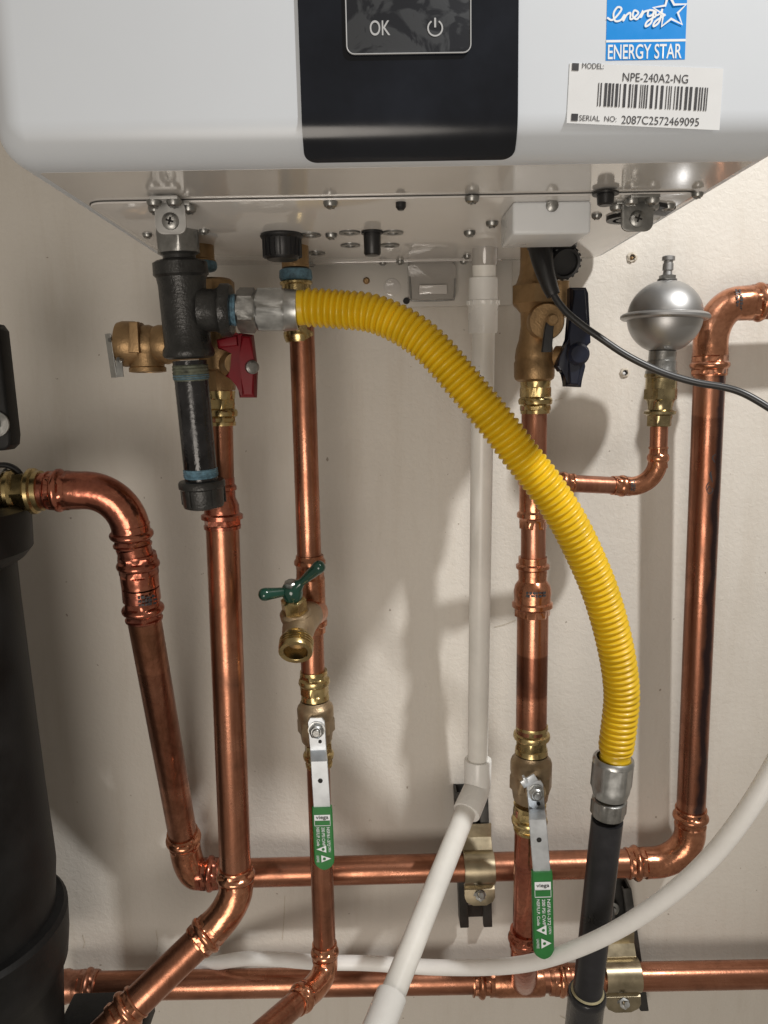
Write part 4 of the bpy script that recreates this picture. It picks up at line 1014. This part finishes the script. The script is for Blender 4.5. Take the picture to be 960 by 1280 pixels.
# ---------------------------------------------------------------- power cord
pcd = thing('power_cord', at(700, 330, .18), 'dark grey power cord leaving the heater plug and drooping right across the steel ball', 'cord')
OC = .165
pl = atz(690, 303, ZP)
lathe('plug_flange', (at(690, 303, OC).x, -OC, at(690, 303, OC).z), (0, 0, -1), [(-.006, .0200), (0, .0200), (.0045, .0195), (.006, .017)], M_black, pcd, 36)
kc = at(702, 326, OC - .006); kd = V(.16, -1, -.42).normalized()
bm = bmesh.new(); add_lathe(bm, kc, kd, [(-.010, .0110), (-.004, .0128), (.003, .0133), (.008, .0131), (.0105, .0118), (.0100, .0100), (.006, .0098)], 40)
uu, vv = perp(kd)
for k in range(18):
    a_ = 2 * PI * k / 18; d1 = uu * math.cos(a_) + vv * math.sin(a_); Mx = Matrix((d1, -uu * math.sin(a_) + vv * math.cos(a_), kd)).transposed()
    add_box(bm, kc + kd * .002 + d1 * .0131, .0018, .0020, .0125, Mx, .0003)
link('ribbed_knob', bm, M_black, pcd)
rl = [at(676, 312, .178), at(678, 325, .182), at(682, 342, .185), at(688, 360, .187), at(692, 369, .188)]
sweep('strain_relief', catmull(rl, .002), [.0095 - .0042 * k / (len(catmull(rl, .002)) - 1) for k in range(len(catmull(rl, .002)))], M_black, pcd, 20)
cd = [(684, 345, .187), (692, 368, .189), (706, 388, .192), (727, 406, .196), (750, 422, .200), (778, 441, .204), (806, 456, .208), (835, 468, .212), (870, 478, .217), (905, 484, .222), (930, 492, .227), (960, 509, .233), (1000, 535, .24)]
sweep('cord', catmull([at(*q) for q in cd], .003), .00275, M_rubber, pcd, 16)

# ---------------------------------------------------------------- pipe clamps on short strut channels
def channel(t, top, bot, o0, wpx):
    a_, b_ = at(*top, .0105), at(*bot, .0105); d_ = dirn(a_, b_); L = (b_ - a_).length; s = V(1, 0, 0); wd = wpx * mpp(a_)
    ch = bmesh.new(); Mx = Matrix((s, V(0, 1, 0), -d_)).transposed(); c_ = (a_ + b_) / 2
    add_box(ch, c_ + V(0, .009, 0), wd, .0022, L, Mx, .0004)
    for sg in (-1, 1):
        add_box(ch, c_ + V(sg * (wd / 2 - .00125), 0, 0), .0025, .0195, L, Mx, .0004)
        add_box(ch, c_ + V(sg * (wd / 2 - .005), -.0090, 0), .009, .0020, L, Mx, .0004)
        add_box(ch, c_ + V(sg * (wd / 2 - .009), -.0065, 0), .002, .005, L, Mx, .0004)
    return link('strut_channel', ch, M_strut, t)
def clamp(label, cx, cy, wpx, top, bot, chw, lean):
    t = thing('pipe_clamp', at(cx, cy, OH), label, 'clamp', 'brass-coloured clamps holding the horizontal pipes')
    channel(t, top, bot, 0, chw)
    c_ = at(cx, cy, OH); s = mpp(c_); W_ = wpx * s; R = R1 + .0022
    pts = []
    for k in range(0, 13):
        a_ = math.radians(118 - 190 * k / 12); pts.append(c_ + V(lean * (-k / 12.) * .004, -math.cos(math.radians(a_ * 0)) * 0, 0) + V(0, -R * math.cos(a_ - 0) if False else -R * math.sin(math.radians(180) * 0 + (PI / 2 - a_)), R * math.sin(a_)))
    foot = pts[-1]
    pts2 = [V(c_.x, -.0225, c_.z + R * 2.4), V(c_.x, -.0235, c_.z + R * 1.5)] + pts + [foot + V(0, -.004, -.004), foot + V(0, -.0055, -.012), foot + V(0, -.006, -.017), foot + V(0, -.006, -.021)]
    wds = [W_] * (len(pts2) - 3) + [W_, W_ * .86, W_ * .45]
    strip('strap', pts2, wds, .0020, V(1, 0, 0), M_strap, t)
    b_ = foot + V(0, -.007, -.0095)
    bo = lathe('bolt', b_, V(0, -.72, .55), [(-.001, .0058, 6), (.0035, .0058, 6), (.0038, .0030), (.005, .0033), (.006, .0030), (.0072, .0033), (.0085, .0030), (.010, .0033), (.0112, .0030), (.013, .0032), (.0145, .0028)], M_steel, t, 24)
    lathe('washer', b_ + V(0, .002, -.001), V(0, -1, .1), [(0, .0070), (.0012, .0070)], M_dsteel, t, 24)
    return t
cl1 = clamp('yellow zinc pipe clamp right of the white drain pipe, on the upper horizontal pipe', 598, 1084, 38, (588, 985), (594, 1152), 41, 0)
lathe('anchor_screw', at(587, 1123, .012), (0, -1, 0), [(-.002, .0085), (0, .0085), (.001, .0050), (.004, .0048), (.005, .003)], M_steel, cl1, 20)
cl2 = clamp('yellow zinc pipe clamp behind the black gas pipe, on the lower horizontal pipe', 776, 1218, 44, (768, 1105), (790, 1256), 36, 0)
lathe('anchor_screw', at(765, 1137, .012), (0, -1, 0), [(-.002, .0085), (0, .0085), (.001, .0050), (.004, .0048), (.005, .003)], M_steel, cl2, 20)

# ---------------------------------------------------------------- black filter housing at left
tk = thing('black_filter_tank', at(-60, 900, .18), 'tall black plastic filter tank at the left edge with a round shoulder near the bottom', 'tank')
OT = .17
def edge(px, py): return at(px, py, OT)
AX = edge(9, 712).x - .085; ax_z = [edge(0, y).z for y in (640, 705, 1100, 1190, 1300)]
def rr_(px, py): return (edge(px, py).x - AX) * 1.0
prof = [(705, 11), (760, 15), (900, 33), (1000, 46), (1085, 58)]
zt_t = edge(9, 705).z
bm = bmesh.new()
pr = [(0, rr_(4, 705)), (.002, rr_(9, 706))] + [(zt_t - edge(b_, a_).z, rr_(b_, a_)) for a_, b_ in prof[1:]] + [(zt_t - edge(60, 1100).z, rr_(60, 1100)), (zt_t - edge(60, 1300).z, rr_(60, 1300))]
add_lathe(bm, (AX, -OT, zt_t), (0, 0, -1), pr, 64); link('tank_body', bm, M_tank, tk)
pr = [(1150, 58), (1151, 70), (1156, 75), (1190, 77), (1215, 76), (1225, 70), (1310, 72)]
zs = edge(60, 1150).z
lathe('bottom_shoulder', (AX, -OT, zs), (0, 0, -1), [(zs - edge(b_, a_).z, rr_(b_, a_)) for a_, b_ in pr], M_tank, tk, 64)
zh = edge(20, 634).z
lathe('tank_head', (AX, -OT, zh), (0, 0, -1), [(0, rr_(16, 634)), (.004, rr_(26, 640)), (zh - edge(28, 690).z, rr_(29, 690)), (zh - edge(20, 702).z, rr_(20, 702)), (zh - edge(9, 710).z, rr_(8, 710))], M_tank, tk, 64)
P = [(-70, 398), (-8, 404), (-2, 412), (13, 545), (12, 557), (6, 563), (-70, 570)]
bk = prism('mounting_bracket', [at(a_, b_, .20) for a_, b_ in P], V(0, .02, 0), M_tank, tk, .003)
lathe('bracket_washer', at(-4, 530, .201), (0, -1, 0), [(0, .0100), (.0015, .0098), (.0018, .0045, 6), (.004, .0045, 6)], M_dsteel, bk, 30)
sweep('union_ring', [at(3, 584, .150) + V(math.cos(t_) * .016, 0, math.sin(t_) * .014 - .012) for t_ in [2 * PI * k / 30 for k in range(31)]], .0025, M_black, tk, 10, cap=False)
box('base_block', at(134, 1276, .10), .085, .05, .026, M_tank, tk, bev=.003)

# ---------------------------------------------------------------- screw anchors left in the wall
def anchor(px, py, label, rx):
    t = thing('wall_anchor', at(px, py, .001), label, 'wall anchor', 'old screw anchors in the wall')
    bm = bmesh.new(); rnd = random.Random(px); c_ = at(px, py, .0002)
    ring = []
    n = 18
    for j, (r, h) in enumerate([(.0052, 0), (.0044, .0012), (.0032, .0016), (.0026, .0002)]):
        ring.append([bm.verts.new(c_ + V(math.cos(2 * PI * k / n) * r * (1 + rnd.uniform(-.18, .18)), -h - rnd.uniform(0, .0005), math.sin(2 * PI * k / n) * r * (1 + rnd.uniform(-.18, .18)))) for k in range(n)])
    for a_, b_ in zip(ring, ring[1:]):
        for k in range(n): bm.faces.new((a_[k], a_[(k + 1) % n], b_[(k + 1) % n], b_[k]))
    link('plaster_lip', bm, M_sponge, t)
    lathe('hole', c_ + V(0, -.0003, 0), (0, -1, 0), [(0, .0028), (.0002, .0028)], M_hole, t, 14)
    lathe('plastic_plug', c_ + V(-.0012, -.0003, -.0008), V(rx, -1, .1), [(0, .0018), (.0022, .0016), (.003, .001)], M_bronzed if rx > 0 else M_lstick, t, 10)
anchor(790, 322, 'crumbly old screw hole just above the steel ball arrestor', .3)
anchor(781, 466, 'old screw hole left of the power cord, below the steel ball arrestor', -.3)

# printed stamps on the fittings (small ragged ink marks wrapped on the curve)
def stamp(par, p, axis, r, a0, a1, rows, ln, seed):
    rnd = random.Random(seed); axis = axis.normalized(); u, v = perp(axis); bm = bmesh.new()
    for k in range(rows):
        s0 = (k - rows / 2) * ln / rows; x = a0
        while x < a1:
            w_ = rnd.uniform(.10, .30); h_ = ln / rows * rnd.uniform(.45, .85)
            q = []
            for (t_, z_) in ((x, 0), (x + w_ * .75, 0), (x + w_ * .75, h_), (x, h_)):
                q.append(bm.verts.new(p + axis * (s0 + z_) + (u * math.cos(t_) + v * math.sin(t_)) * (r + .0002)))
            bm.faces.new(q); x += w_
    o_ = link('fitting_stamp', bm, M_ink, par); o_['kind'] = 'stuff'
dlp = dirn(lt, ct)
stamp(leftp, at(182, 742, .137), dlp, R1 * 1.165, -.1, .75, 3, .010, 4)
stamp(riser, at(915, 379, .050), V(1, 0, .02), R1 * 1.125, -.75, .5, 2, .007, 9)
stamp(br, at(788, 606.5, OS), V(1, 0, 0), R12 * 1.16, -.6, .5, 2, .005, 5)
stamp(cold, at(666, 738, O4), dc, R1 * 1.2, -.5, .5, 2, .006, 6)

# ---------------------------------------------------------------- render
scn.render.engine = 'CYCLES'
scn.cycles.max_bounces = 8; scn.cycles.glossy_bounces = 5; scn.cycles.diffuse_bounces = 4
